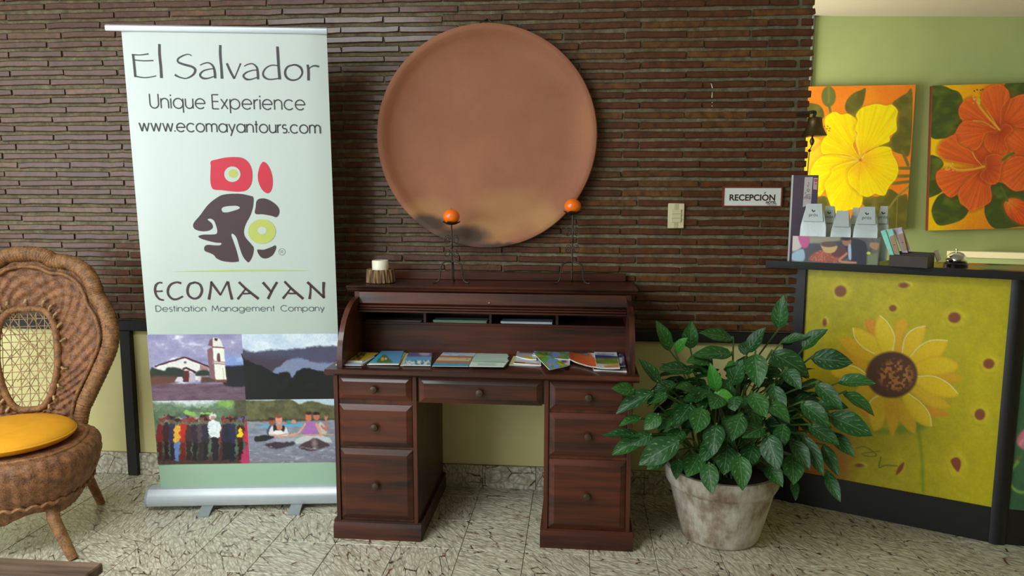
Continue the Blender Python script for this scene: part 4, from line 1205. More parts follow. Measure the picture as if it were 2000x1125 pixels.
# ------------------------------------------------------------------ SWITCH AND SIGN ON THE WALL
IVORY = M('ivory_plastic', S(214, 206, 170), .35, 0, .03); IVORY2 = M('beige_plastic', S(190, 178, 138), .35, 0, .03)
a, b = ony(1305, 397, BRICK_Y), ony(1335, 446, BRICK_Y)
sw = thing('light_switch', ((a[0] + b[0]) / 2, BRICK_Y, b[2]), 'ivory wall plate with three stacked light switches', 'light switch')
part('wall_plate', MB().box(a[0], b[0], BRICK_Y - .012, BRICK_Y + .006, b[2], a[2], .003), IVORY, sw)
w_ = b[0] - a[0]; h_ = a[2] - b[2]; xc = (a[0] + b[0]) / 2
part('centre_strip', MB().box(xc - w_ * .12, xc + w_ * .12, BRICK_Y - .0135, BRICK_Y - .011, b[2] + .002, a[2] - .002, .0005), IVORY2, sw)
for k in range(3):
    z1 = a[2] - h_ * (.24 + k * .175)
    mb = MB(); x0_, x1_ = xc - w_ * .28, xc + w_ * .28
    y_ = BRICK_Y - .012
    mb.prism([(y_ + .002, z1), (y_ - .009, z1 - .001), (y_ - .0045, z1 - h_ * .168), (y_ + .002, z1 - h_ * .17)], lambda y, z: (x0_, y, z), lambda y, z: (x1_, y, z))
    part('rocker', mb, IVORY, sw, 20)
a, b = ony(1411, 364, BRICK_Y), ony(1526, 405, BRICK_Y)
sg = thing('reception_sign', ((a[0] + b[0]) / 2, BRICK_Y, b[2]), 'white RECEPCIÓN sign with dark red frame on the brick wall', 'sign')
REDWOOD = M('dark_red_frame_paint', S(120, 44, 30), .5)
fx = .0075
part('board', MB().box(a[0] + .003, b[0] - .003, BRICK_Y - .010, BRICK_Y + .004, b[2] + .003, a[2] - .003), M('white_sign_board', S(224, 230, 226), .4, 0, .02), sg)
for (x0_, x1_, z0_, z1_) in ((a[0], b[0], a[2] - fx, a[2]), (a[0], b[0], b[2], b[2] + fx), (a[0], a[0] + fx, b[2] + fx, a[2] - fx), (b[0] - fx, b[0], b[2] + fx, a[2] - fx)):
    part('frame_bar', MB().box(x0_, x1_, BRICK_Y - .015, BRICK_Y + .004, z0_, z1_, .0015), REDWOOD, sg)
EX, EZ, NY = np.array([1., 0, 0]), np.array([0, 0, 1.]), np.array([0, -1., 0])
w_ = b[0] - a[0]
font_text('lettering', 'RECEPCION', (a[0] + w_ * .50, BRICK_Y - .0108, ony(1468, 391.5, BRICK_Y)[2]), .0415, M('maroon_ink', S(62, 26, 26), .5), sg, EX, EZ, NY, .0011)
spn = Pen(Plane((0, BRICK_Y - .0108, 0), (1, 0, 0), (0, 0, 1)), 0)
spn.stroke([(ony(1491.5, 378, BRICK_Y)[0], ony(1491.5, 378.4, BRICK_Y)[2]), (ony(1494.5, 375, BRICK_Y)[0], ony(1494.5, 375, BRICK_Y)[2])], .004)
spn.build('accent', bpy.data.materials['maroon_ink'], sg)
font_text('small_lettering', 'HOTEL', (a[0] + w_ * .815, BRICK_Y - .0108, ony(1504, 397.5, BRICK_Y)[2]), .016, BLACKINK, sg, EX, EZ, NY, .0006)
font_text('script_lettering', 'Mariscal', (a[0] + w_ * .825, BRICK_Y - .0108, ony(1504, 402.5, BRICK_Y)[2] + .003), .014, GREYINK, sg, EX, EZ, NY, .0, 'CENTER', .25)
# ------------------------------------------------------------------ ROLL-UP BANNER
BQ = (-2.0572, 3.2985, 0.1421, 0.0563, 2.1859, 0.9056)
ba_, bl_ = BQ[2], BQ[3]
bex = np.array([math.cos(ba_), math.sin(ba_), 0]); bey = np.array([math.sin(bl_) * math.sin(ba_), -math.sin(bl_) * math.cos(ba_), math.cos(bl_)])
bpl = Plane((BQ[0], BQ[1], .11), bex, bey)
BW, BHH = BQ[5], BQ[4]
bn = bpl.n
ban = thing('rollup_banner', bpl.pt(BW / 2, 0) * np.array([1, 1, 0]), 'tall white and pale green roll-up banner beside the desk', 'banner')
t = NT('banner_film'); t.set(Roughness=.34, Coat_Weight=.25, Coat_Roughness=.25)
v = t.coords(); sp_ = t.n('ShaderNodeSeparateXYZ'); t.l(v, sp_.inputs[0])
t.base(t.ramp(t.math('DIVIDE', sp_.outputs[2], 2.25), [(.0, S(160, 196, 168)), (.12, S(166, 200, 174)), (.34, S(178, 196, 184)), (.52, S(186, 197, 191)), (1, S(189, 198, 194))]))
FILM = t.m
G = plane_grid(bpl, 0, BW, .0, BHH, 25, 13)
u = np.linspace(-1, 1, 25)[None, :, None]
G = G - bn * (.006 * np.clip(np.abs(u) - .86, 0, 1) / .14) 
mb = MB(); mb.grid(G); mb.grid(G - bn * .0012)
film = part('graphic_film', mb, FILM, ban)
# top rail
tl = bpl.ab(207, 43); 
mb = MB()
ra0, ra1 = bpl.ab(206, 46)[0], BW + .004
pf = [(-.006, -.012), (.007, -.012), (.010, -.004), (.009, .010), (.002, .016), (-.008, .012)]
mb.prism(pf, lambda n, b: bpl.pt(ra0, BHH + b, n), lambda n, b: bpl.pt(ra1, BHH + b, n))
part('top_rail', mb, ALU, ban, 30)
# base cassette
bb = Plane((BQ[0], BQ[1], 0), bex, (0, 0, 1))
mb = MB()
c0, c1 = bb.ab(294, 980)[0] - .004, BW + .012
pf = [(-.09, .024), (-.095, .05), (-.08, .095), (-.03, .112), (.006, .112), (.020, .106), (.030, .085), (.046, .072), (.052, .05), (.046, .03), (.036, .024)]
mb.prism(pf, lambda n, z: bb.pt(c0, z, n), lambda n, z: bb.pt(c1, z, n))
base = part('cassette', mb, ALU, ban, 35)
for aa in (c0, c1):
    m_ = MB(); m_.prism([(n * 1.03, (z - .066) * 1.04 + .066) for n, z in pf], lambda n, z: bb.pt(aa - .004, z, n), lambda n, z: bb.pt(aa + .004, z, n))
    part('end_cap', m_, M('grey_end_cap', S(150, 156, 162), .5), base)
m_ = MB().tube([bb.pt(c0 - .008, .088, .012), bb.pt(c0 + .002, .088, .012)], .006, 10)
part('end_screw', m_, BLACKINK, base)
FOOT = M('grey_foot_metal', S(150, 160, 162), .45, .3, .05)
for px in (412, 584):
    aa = bb.ab(px, 985)[0]
    m_ = MB(); m_.prism([(-.10, .02), (.03, .026), (.075, .014), (.105, .0), (.112, .0), (.112, .006), (.080, .02), (.03, .032), (-.10, .03)], lambda n, z: bb.pt(aa - .028, z, n), lambda n, z: bb.pt(aa + .028, z, n))
    part('foot', m_, FOOT, ban, 30)
m_ = MB().tube([bb.pt(BW / 2, .1, -.05), bpl.pt(BW / 2, BHH * .5, -.03), bpl.pt(BW / 2, BHH, -.012)], .008, 10)
part('support_pole', m_, ALU, ban)
# lettering
OFF = .0015
def tr(f): return lambda pts: [bpl.ab(*q) for q in f(pts)]
e1 = tr(crop(240, 70, 4.878)); e2 = tr(crop(300, 530, 5.556)); e3 = tr(crop(360, 290, 4.891))
mpx = BW / 408.0                                   # metres per photo pixel near the top
pen = Pen(bpl, OFF)
k = mpx / 4.878
for pts, w in (([(85, 178), (165, 182), (245, 172)], [10, 9, 12]), ([(95, 178), (105, 260), (118, 392)], [17, 18, 19]), ([(112, 230), (200, 238), (290, 235)], [9, 10, 11]), ([(118, 385), (200, 398), (270, 392), (318, 380)], [12, 10, 9, 8]),
               ([(348, 78), (350, 180), (362, 300), (368, 402)], [22, 24, 24, 26]),
               ([(655, 188), (620, 176), (570, 190), (525, 220), (530, 252), (590, 275), (660, 295), (690, 325), (670, 370), (610, 404), (560, 400), (520, 385), (495, 370)], [9, 9, 12, 14, 18, 20, 20, 22, 18, 10, 12, 16, 20]),
               ([(735, 280), (775, 262), (820, 258), (860, 290), (875, 345), (880, 405)], [8, 10, 12, 18, 22, 22]), ([(868, 312), (820, 318), (765, 335), (735, 372), (760, 402), (810, 405), (870, 385)], [9, 10, 12, 18, 20, 12, 8]),
               ([(928, 88), (928, 180), (938, 300), (945, 408)], [22, 24, 22, 26]), ([(990, 262), (1025, 340), (1062, 408)], [20, 22, 20]), ([(1062, 408), (1090, 340), (1122, 262)], [10, 10, 14]),
               ([(1155, 290), (1195, 270), (1240, 268), (1275, 300), (1285, 350), (1288, 415)], [8, 10, 12, 18, 22, 22]), ([(1280, 325), (1230, 330), (1175, 350), (1148, 382), (1175, 412), (1220, 415), (1280, 395)], [9, 10, 12, 18, 20, 12, 8]),
               ([(1472, 102), (1478, 200), (1485, 310), (1495, 415)], [24, 26, 24, 26]), ([(1480, 285), (1420, 280), (1365, 305), (1335, 355), (1350, 395), (1400, 415), (1490, 405)], [10, 10, 12, 16, 20, 12, 10]),
               ([(1630, 275), (1570, 295), (1545, 345), (1560, 395), (1610, 422), (1670, 410), (1708, 360), (1695, 305), (1650, 278), (1615, 278)], [12, 16, 20, 22, 16, 12, 16, 22, 18, 10]),
               ([(1760, 275), (1768, 340), (1768, 425)], [22, 24, 24]), ([(1770, 315), (1800, 292), (1830, 285), (1865, 292)], [8, 10, 14, 18])):
    p = e1(pts)
    pen.stroke(cro(p, 5) if len(p) > 2 else p, [x * k * 1.05 for x in w])
pen.build('headline_lettering', INK, film)
pen = Pen(bpl, OFF); text_line(pen, 'Unique Experience', *e1([(262, 688), (1735, 706)]), 138 * k, 12 * k, .12, .36)
pen.build('slogan_lettering', INK, film)
pen = Pen(bpl, OFF); text_line(pen, 'www.ecomayantours.com', *e1([(160, 908), (1880, 930)]), 118 * k, 12.5 * k, .10)
pen.build('web_address_lettering', INK, film)
k2 = mpx * 408 / 381 / 5.556
pen = Pen(bpl, OFF)
for pts, w in (([(95, 125), (60, 122), (25, 150), (15, 205), (30, 260), (65, 300), (112, 312)], [18, 18, 24, 24, 24, 22, 18]), ([(22, 215), (60, 216), (98, 213)], [18, 16, 20]),
               ([(300, 128), (250, 118), (190, 140), (158, 190), (160, 250), (200, 295), (250, 302), (320, 270)], [26, 20, 24, 26, 26, 24, 22, 18]),
               ([(445, 120), (390, 140), (368, 205), (385, 265), (440, 295), (495, 275), (525, 210), (505, 145), (455, 120), (430, 122)], [22, 26, 28, 26, 22, 26, 28, 26, 22, 20]),
               ([(628, 108), (618, 200), (600, 305)], [22, 24, 30]), ([(622, 112), (675, 185), (728, 258)], [26, 28, 22]), ([(725, 258), (765, 180), (805, 108)], [16, 18, 24]), ([(808, 110), (825, 200), (852, 305)], [26, 26, 30]),
               ([(925, 115), (1010, 195), (1140, 298)], [26, 28, 30]), ([(1000, 185), (960, 240), (912, 302)], [16, 20, 26]), ([(972, 242), (1050, 238)], [18, 18]),
               ([(1185, 118), (1235, 175), (1278, 225)], [30, 28, 24]), ([(1340, 115), (1290, 200), (1240, 298)], [26, 26, 28]),
               ([(1420, 108), (1500, 190), (1625, 298)], [26, 28, 30]), ([(1490, 180), (1450, 235), (1402, 295)], [16, 20, 26]), ([(1462, 238), (1545, 240)], [18, 18]),
               ([(1668, 115), (1760, 200), (1850, 285)], [30, 28, 26]), ([(1702, 150), (1702, 220), (1692, 300)], [18, 22, 30]), ([(1845, 115), (1842, 200), (1846, 290)], [30, 24, 24])):
    p = e2(pts)
    pen.stroke(cro(p, 5) if len(p) > 2 else p, [x * k2 * 1.0 for x in w])
pen.build('brand_lettering', PLUMINK, film)
for wd_, x0_, x1_ in (('Destination', 26, 568), ('Management', 635, 1312), ('Company', 1382, 1850)):
    pen = Pen(bpl, OFF); text_line(pen, wd_, *e2([(x0_, 434.5 - x0_ * .0025), (x1_, 434.5 - x1_ * .0025)]), 66 * k2, 7.5 * k2, .13)
    pen.build('subtitle_word', GREYINK, film)
pen = Pen(bpl, OFF); p = [bpl.ab(*q) for q in ((338, 530.5), (420, 529), (520, 528), (604, 528.5))]
pen.stroke(cro(p, 4), [.0005, .006, .007, .0005]); pen.build('green_rule', OLIVELINE, film)
# the head emblem
def fillshape(name, outlines, mat, off=OFF, smooth=True):
    pen = Pen(bpl, off)
    for q in outlines:
        pp = [tuple(x) for x in (cr(q, 5) if smooth else q)]
        pen.fill(e3(pp))
    o = pen.build(name, mat, film)
    return o
fillshape('emblem_hat', [[(255, 122), (320, 102), (400, 86), (490, 82), (560, 92), (615, 135), (645, 200), (650, 280), (635, 350), (590, 400), (520, 412), (440, 408), (360, 398), (285, 392), (262, 370), (250, 320), (250, 240), (253, 170)]], REDINK)
fillshape('emblem_feather', [[(760, 127), (800, 160), (832, 230), (845, 310), (838, 380), (815, 420), (785, 425), (745, 395), (712, 330), (702, 260), (715, 190), (735, 145)]], REDINK)
BANW = M('banner_white_ink', S(185, 196, 190), .5, 0, .02)
fillshape('emblem_hat_ring', [[(460 + 77 * math.cos(a), 246 + 74 * math.sin(a)) for a in np.arange(12) * math.pi / 6]], BANW, .0022)
fillshape('emblem_hat_dot', [[(468 + 45 * math.cos(a), 240 + 40 * math.sin(a)) for a in np.arange(12) * math.pi / 6]], LIMEINK, .0029)
fillshape('emblem_face', [[(655, 460), (640, 455), (560, 436), (470, 432), (380, 440), (320, 465), (230, 535), (150, 640), (95, 705), (85, 745), (110, 775), (170, 790), (230, 785), (265, 765), (272, 740), (258, 710), (222, 680), (235, 670), (265, 675), (290, 700), (312, 765), (315, 800), (300, 818), (250, 822), (190, 822), (150, 830), (135, 842), (165, 862), (240, 885), (300, 898), (350, 902), (354, 912), (340, 924), (290, 925), (230, 920), (200, 930), (190, 955), (200, 980), (250, 1000), (285, 1020), (310, 1050), (370, 1075), (450, 1085), (510, 1080), (520, 1065), (500, 980), (470, 890), (448, 830), (452, 815), (470, 818), (500, 855), (530, 950), (560, 1030), (600, 1080), (620, 1082), (650, 1030), (664, 955), (640, 915), (600, 870), (575, 830), (570, 780), (590, 715), (630, 640), (655, 560), (662, 490)]], PLUMINK)
fillshape('emblem_eye', [[(358, 580), (375, 560), (430, 550), (500, 548), (530, 562), (520, 578), (460, 598), (410, 610), (370, 606)]], BANW, .0022)
fillshape('emblem_hair', [[(678, 622), (682, 560), (690, 505), (720, 480), (780, 480), (850, 515), (900, 565), (908, 615), (882, 655), (830, 642), (750, 628)]], PLUMINK)
fillshape('emblem_ear_ring', [[(742 + 131 * math.cos(a), 793 + 117 * math.sin(a)) for a in np.arange(16) * math.pi / 8]], LIMEINK)
fillshape('emblem_ear_hole', [[(745 + 43 * math.cos(a), 783 + 36 * math.sin(a)) for a in np.arange(12) * math.pi / 6]], BANW, .0022)
fillshape('emblem_collar', [[(697, 968), (760, 966), (830, 942), (868, 925), (877, 950), (850, 1010), (800, 1045), (755, 1048), (720, 1025)]], PLUMINK)
pen = Pen(bpl, OFF); pen.stroke(e3([(933 + 31 * math.cos(a), 987 + 31 * math.sin(a)) for a in np.linspace(0, 2 * math.pi, 24)]), .0014)
for s_ in ([(922, 1002), (922, 972), (938, 972), (944, 980), (936, 988), (922, 988)], [(934, 988), (946, 1002)]): pen.stroke(e3(s_), .0012)
pen.build('registered_mark', GREYINK, film)
# four photographs
xm = bpl.ab(480, 780)[0]
ytop = .5 * (bpl.ab(292, 655)[1] + bpl.ab(476, 651)[1]); ymid = .5 * (bpl.ab(300, 784)[1] + bpl.ab(483, 779.5)[1]); ybot = .5 * (bpl.ab(309, 908)[1] + bpl.ab(489, 904)[1])
def photo(name, a0, a1, b0, b1, fn, label):
    cv = Canvas(plane_grid(bpl, a0, a1, b0, b1, 190, 136, .0014))
    wp = {'crowd_photograph': 4.5, 'kayak_photograph': 1.6, 'church_photograph': 1.0, 'lake_photograph': 2.6}[name]
    X_, Y_ = cv.X.copy(), cv.Y.copy()
    cv.X = X_ + wp * (vnoise(X_, Y_, 5, 201, 3) - .5) * 2; cv.Y = Y_ + wp * (vnoise(X_, Y_, 5, 202, 3) - .5) * 2
    fn(cv)
    cv.X, cv.Y = X_, Y_
    cv.grain(.06, 2.5, 9)
    tag(cv.build(name, GLOSSPRINT, film, 1.25), label)
def church(cv):
    z = crop(290, 650, 8.653)
    n = vnoise(cv.X, cv.Y * 1.7, 26, 61, 4)[..., None]
    g = np.clip((cv.Y - 655) / 60, 0, 1)[..., None]
    cv.c = np.array([112, 110, 150]) * (1 - n) + np.array([170, 166, 196]) * n
    cv.blend(np.clip((n[..., 0] - .62) * 7, 0, 1) * .8, (214, 214, 228))
    cv.poly(z([(900, 560), (1300, 380), (1700, 480), (1700, 640), (900, 640)]), (110, 142, 200), 6, op=.7)
    cv.poly(z([(0, 860), (1700, 860), (1700, 1300), (0, 1300)]), (98, 76, 92), 2, False)
    n2 = vnoise(cv.X, cv.Y * 3, 14, 62, 3); m, d = cv.mask(z([(0, 860), (1700, 860), (1700, 1300), (0, 1300)]), 2, False)
    cv.blend(m * np.clip(n2 - .45, 0, 1) * 1.2, (126, 102, 118)); cv.blend(m * np.clip(.45 - n2, 0, 1) * 1.4, (70, 44, 58))
    cv.poly(z([(1280, 600), (1400, 560), (1700, 580), (1700, 880), (1280, 880)]), (30, 30, 36), 2)
    cv.poly(z([(130, 580), (610, 430), (1010, 580), (1010, 800), (130, 800)]), (206, 206, 204), 1, False)
    cv.line(z([(115, 565), (610, 412), (1020, 575)]), 3.4, (74, 36, 48), False)
    cv.poly(z([(870, 540), (1010, 590), (1010, 640), (870, 620)]), (150, 110, 110), 1, False)
    cv.ell(*z([(618, 500)])[0], 2.8, 2.8, (104, 90, 96), .8)
    for pts in ([(40, 600), (110, 600), (260, 640), (330, 590), (480, 590), (600, 640), (620, 760), (40, 800)], [(800, 680), (880, 630), (1000, 635), (1040, 720), (820, 730)]): cv.poly(z(pts), (38, 48, 42), 1.5)
    cv.poly(z([(60, 740), (500, 750), (460, 850), (60, 880)]), (92, 60, 52), 3); cv.poly(z([(590, 640), (690, 640), (690, 830), (585, 830)]), (82, 36, 40), 1, False)
    cv.poly(z([(685, 660), (790, 690), (790, 830), (685, 830)]), (170, 160, 172), 1, False); cv.line(z([(590, 610), (640, 590), (790, 670)]), 4, (60, 34, 44), False)
    cv.poly(z([(490, 745), (570, 745), (570, 830), (440, 828)]), (190, 186, 196), 1, False); cv.poly(z([(840, 730), (885, 730), (885, 820), (840, 820)]), (196, 186, 186), 1, False)
    cv.poly(z([(890, 740), (1130, 740), (1140, 840), (890, 850)]), (78, 56, 56), 2, False)
    cv.poly(z([(990, 280), (1090, 240), (1130, 800), (1040, 760)]), (122, 86, 92), 1, False)
    cv.poly(z([(1085, 230), (1270, 240), (1320, 800), (1130, 790)]), (216, 216, 206), 1, False)
    cv.poly(z([(1005, 220), (1030, 120), (1090, 80), (1190, 90), (1230, 150), (1260, 250), (1085, 240)]), (206, 204, 198), 1, False)
    cv.poly(z([(1005, 215), (1030, 125), (1085, 85), (1085, 235)]), (110, 74, 84), 1, False); cv.poly(z([(1110, 90), (1170, 95), (1165, 140), (1115, 135)]), (60, 30, 36), .8, False)
    for y, c_ in ((238, (122, 78, 84)), (480, (156, 124, 136)), (515, (150, 120, 126))): cv.line(z([(1085, y), (1275 + (y > 300) * 20, y + 16)]), 2.6, c_, False)
    cv.poly(z([(1162, 480), (1160, 370), (1185, 340), (1210, 370), (1218, 480)]), (96, 60, 66), .8)
    cv.line(z([(1255, 600), (1275, 800)]), 1.2, (180, 170, 160), False); cv.poly(z([(1130, 790), (1320, 790), (1320, 840), (1150, 840)]), (110, 62, 56), 1.2, False)
    cv.line(z([(1580, 360), (1610, 450), (1680, 540)]), 3, (30, 30, 34))
def lake(cv):
    z = crop(280, 640, 4.167)
    n = vnoise(cv.X, cv.Y * 1.6, 30, 71, 4)[..., None]
    cv.c = np.array([150, 172, 200]) * (1 - n) + np.array([222, 228, 232]) * n
    cv.poly(z([(780, 195), (900, 200), (1000, 185), (1150, 180), (1300, 165), (1430, 150), (1600, 150), (1700, 160), (1700, 480), (780, 480)]), (72, 72, 96), 2.5)
    n2 = vnoise(cv.X, cv.Y, 16, 72, 3); m, d = cv.mask(z([(780, 230), (1000, 240), (1200, 260), (1050, 380), (780, 400)]), 8)
    cv.blend(m * .6, (58, 44, 52))
    cv.poly(z([(1060, 370), (1110, 310), (1200, 255), (1300, 250), (1400, 280), (1600, 290), (1700, 280), (1700, 380), (1250, 400)]), (116, 126, 156), 2)
    cv.poly(z([(780, 280), (900, 290), (1000, 330), (1080, 380), (1130, 360), (1190, 370), (1210, 410), (1260, 350), (1350, 330), (1420, 350), (1500, 360), (1700, 350), (1700, 640), (780, 640)]), (24, 26, 28), 1.5)
    cv.blend(np.clip((n2 - .6) * 3, 0, 1) * (cv.Y > 735) * .35, (44, 54, 44))
def crowd(cv):
    z = crop(280, 640, 4.167)
    n = vnoise(cv.X, cv.Y, 14, 81, 4)[..., None]
    cv.c = np.array([52, 72, 56]) * (1 - n) + np.array([120, 140, 112]) * n
    cv.poly(z([(80, 580), (600, 580), (560, 620), (400, 640), (250, 620), (80, 600)]), (196, 208, 212), 5, op=.9)
    cv.poly(z([(640, 590), (740, 600), (720, 650), (600, 640)]), (130, 170, 80), 5, op=.8); cv.line(z([(340, 685), (420, 705)]), 5, (130, 170, 80)); cv.line(z([(470, 700), (580, 705)]), 4, (140, 178, 90))
    cv.poly(z([(740, 600), (850, 590), (860, 760), (760, 740)]), (70, 62, 46), 4, op=.7)
    cv.poly(z([(90, 1040), (900, 1040), (900, 1120), (90, 1120)]), (66, 46, 46), 5, False)
    r3 = np.random.default_rng(5)
    cols = [(110, 28, 34), (52, 24, 34), (46, 40, 70), (214, 160, 60), (170, 40, 32), (60, 40, 44), (48, 34, 48), (70, 60, 66), (44, 40, 52), (120, 50, 50), (40, 38, 58), (36, 34, 48), (34, 40, 70), (60, 24, 30), (190, 40, 70)]
    xs = [135, 185, 235, 275, 325, 370, 420, 465, 505, 640, 665, 690, 725, 790, 850]
    for x, c_ in zip(xs, cols):
        h = r3.uniform(-15, 15); w = 27
        leg = (96, 120, 176) if x == 275 else tuple(int(q * .6) for q in c_)
        cv.poly(z([(x - w * .8, 890 + h), (x + w * .8, 890 + h), (x + w * .7, 1080), (x - w * .7, 1080)]), leg, 1.2, False)
        cv.poly(z([(x - w, 800 + h), (x, 780 + h), (x + w, 800 + h), (x + w * .9, 920), (x - w * .9, 920)]), c_, 1.2)
        x = x + r3.uniform(-10, 10)
        cv.ell(*z([(x + 24, 742 + h)])[0], 3.6, 4.6, (84, 50, 46), 1.5)
        cv.ell(*z([(x + 20, 728 + h)])[0], 4.2, 2.6, [(52, 30, 34), (150, 60, 60), (190, 150, 150)][int(r3.integers(3))], 1.5)
        cv.ell(*z([(x, 750 + h)])[0], 4.2, 5.2, (112, 70, 60), 1)
        cv.ell(*z([(x, 735 + h)])[0], 4.6, 3.2, [(40, 26, 28), (130, 40, 50), (90, 90, 150)][int(r3.integers(3))], 1)
    cv.poly(z([(545, 870), (615, 870), (610, 1085), (560, 1085)]), (30, 26, 34), 1, False); cv.poly(z([(530, 780), (570, 755), (615, 775), (620, 880), (540, 885)]), (206, 216, 222), 1)
    cv.ell(*z([(563, 722)])[0], 6, 6.5, (206, 206, 206), 1); cv.ell(*z([(563, 738)])[0], 4.4, 4.5, (170, 130, 116), 1)
    cv.poly(z([(760, 880), (790, 810), (815, 870), (800, 890)]), (222, 190, 40), 1)
    cv.poly(z([(790, 1090), (850, 930), (880, 930), (880, 1100)]), (176, 50, 96), 2)
    cv.grain(.12, 4, 5)
def kayak(cv):
    z = crop(470, 770, 8.037)
    n = vnoise(cv.X, cv.Y * 2.5, 12, 91, 4)[..., None]
    cv.c = np.array([104, 110, 128]) * (1 - n) + np.array([152, 156, 170]) * n
    cv.blend(np.clip((cv.Y - 865) / 40, 0, 1) * .45, (110, 100, 116))
    cv.poly(z([(0, 40), (1600, 20), (1600, 400), (0, 420)]), (176, 194, 206), 1, False)
    hill = z([(0, 120), (200, 100), (450, 100), (650, 80), (800, 90), (920, 150), (1060, 110), (1200, 120), (1350, 170), (1600, 210), (1600, 392), (0, 415)])
    m, d = cv.mask(hill, 1.5); nn = vnoise(cv.X, cv.Y, 9, 92, 3)[..., None]
    cv.blend(m, np.array([58, 60, 44]) * (1 - nn) + np.array([112, 110, 74]) * nn)
    cv.line(z([(0, 412), (1600, 392)]), 2.5, (62, 52, 50), False, .8)
    cv.poly(z([(310, 500), (460, 480), (700, 480), (950, 462), (940, 500), (700, 512), (330, 520)]), (80, 160, 200), 1)
    cv.ell(*z([(760, 435)])[0], 5, 3.5, (60, 140, 120), 1); cv.ell(*z([(830, 430)])[0], 4.5, 4, (196, 130, 120), 1)
    for pts, c_ in (([(380, 790), (600, 740), (850, 720), (840, 790), (560, 860)], (58, 50, 60)), ([(910, 830), (1100, 700), (1180, 680), (1290, 730), (1400, 810), (1280, 850), (1100, 890)], (72, 56, 62)), ([(520, 710), (700, 680), (860, 690), (830, 740), (600, 752)], (156, 156, 176)), ([(840, 740), (960, 660), (1180, 640), (1380, 680), (1430, 760), (1300, 740), (1180, 685), (1060, 730), (900, 780)], (182, 188, 188))): cv.poly(z(pts), c_, 1.5)
    cv.ell(*z([(1160, 770)])[0], 5, 9, (130, 114, 118), 3)
    cv.poly(z([(420, 560), (470, 480), (560, 470), (600, 640), (430, 640)]), (56, 66, 100), 1.2); cv.ell(*z([(490, 430)])[0], 6.5, 8, (140, 80, 66), 1); cv.ell(*z([(480, 390)])[0], 6.5, 3.5, (60, 40, 36), 1)
    cv.poly(z([(455, 640), (470, 510), (580, 480), (700, 510), (745, 640), (600, 660)]), (206, 206, 210), 1); cv.poly(z([(510, 490), (560, 490), (610, 560), (650, 490), (700, 510), (670, 590), (600, 570), (520, 590)]), (36, 28, 36), 1)
    cv.ell(*z([(605, 520)])[0], 6, 6, (190, 120, 100), 1); cv.ell(*z([(598, 395)])[0], 6.5, 9, (206, 140, 120), 1); cv.ell(*z([(598, 345)])[0], 6.5, 3.4, (120, 70, 56), 1)
    cv.ell(*z([(560, 600)])[0], 5.5, 4, (222, 220, 222), 1); cv.ell(*z([(630, 600)])[0], 5.5, 4, (222, 220, 222), 1)
    cv.line(z([(470, 640), (600, 650), (730, 620)]), 3, (196, 150, 134))
    cv.poly(z([(1230, 450), (1290, 460), (1350, 560), (1340, 620), (1260, 620), (1200, 540)]), (186, 178, 176), 1.2); cv.line(z([(1270, 500), (1350, 560), (1345, 400)]), 4, (176, 110, 96), False)
    cv.ell(*z([(1340, 370)])[0], 3.6, 4, (180, 116, 100), .8); cv.line(z([(1330, 360), (1315, 330)]), 1.5, (180, 116, 100), False); cv.line(z([(1350, 360), (1368, 335)]), 1.5, (180, 116, 100), False)
    cv.ell(*z([(1188, 345)])[0], 6, 8, (176, 106, 92), 1); cv.ell(*z([(1188, 300)])[0], 6, 3.4, (30, 26, 30), 1); cv.line(z([(1155, 322), (1225, 322)]), 1.8, (30, 24, 28), False)
    cv.poly(z([(985, 620), (1010, 460), (1090, 430), (1180, 460), (1180, 640), (1000, 640)]), (160, 104, 170), 1); cv.line(z([(1010, 470), (920, 590), (760, 650)]), 4, (206, 150, 132)); cv.line(z([(1190, 470), (1240, 580), (1260, 650)]), 5, (206, 150, 132))
    cv.ell(*z([(1065, 355)])[0], 6, 9, (196, 112, 84), 1); cv.ell(*z([(1070, 300)])[0], 6, 3.2, (60, 36, 34), 1)
    cv.line(z([(540, 672), (820, 660), (1000, 640), (1450, 630)]), 2, (190, 150, 110), False)
    cv.poly(z([(210, 700), (250, 660), (400, 645), (530, 665), (420, 720), (240, 745)]), (34, 36, 40), 1)
    cv.blend(np.clip((vnoise(cv.X, cv.Y * 4, 10, 95, 3) - .62) * 5, 0, 1) * (cv.Y > 872) * .7, (190, 184, 196))
photo('church_photograph', 0.0, xm, ymid, ytop, church, 'printed photograph of a white church under clouds')
photo('lake_photograph', xm, BW, ymid, ytop, lake, 'printed photograph of a lake between dark hills')
photo('crowd_photograph', 0.0, xm, ybot, ymid, crowd, 'printed photograph of a crowd in costume')
photo('kayak_photograph', xm, BW, ybot, ymid, kayak, 'printed photograph of people in kayaks')
# ------------------------------------------------------------------ WICKER CHAIR
def wicker(name, dark, light, su, sv):
    t = NT(name); t.set(Roughness=.62)
    v = t.coords()
    n = t.noise(v, 30, 4); n2 = t.noise(v, 160, 2)
    f = t.math('ADD', t.math('MULTIPLY', n.outputs[0], .55), t.math('MULTIPLY', n2.outputs[0], .45))
    t.base(t.ramp(f, [(.36, dark), (.62, light)]))
    t.bump(n2.outputs[0], .5, .003)
    return t.m
WK = wicker('brown_wicker', S(84, 54, 29), S(160, 112, 66), 1, 1)
WKR = wicker('reddish_wicker', S(82, 50, 30), S(154, 103, 64), 1, 1)
CANE = wicker('pale_cane', S(132, 100, 68), S(190, 160, 118), 1, 1)
chair = thing('wicker_chair', (-2.535, 2.955, 0), 'brown wicker armless chair with scalloped high back and cane lattice', 'chair', None, math.radians(22))
def backy(x, z): return .255 + (z - .45) * .13 - .55 * x * x
def bp(x, z, off=0.0): return (x, backy(x, z) + off, z)
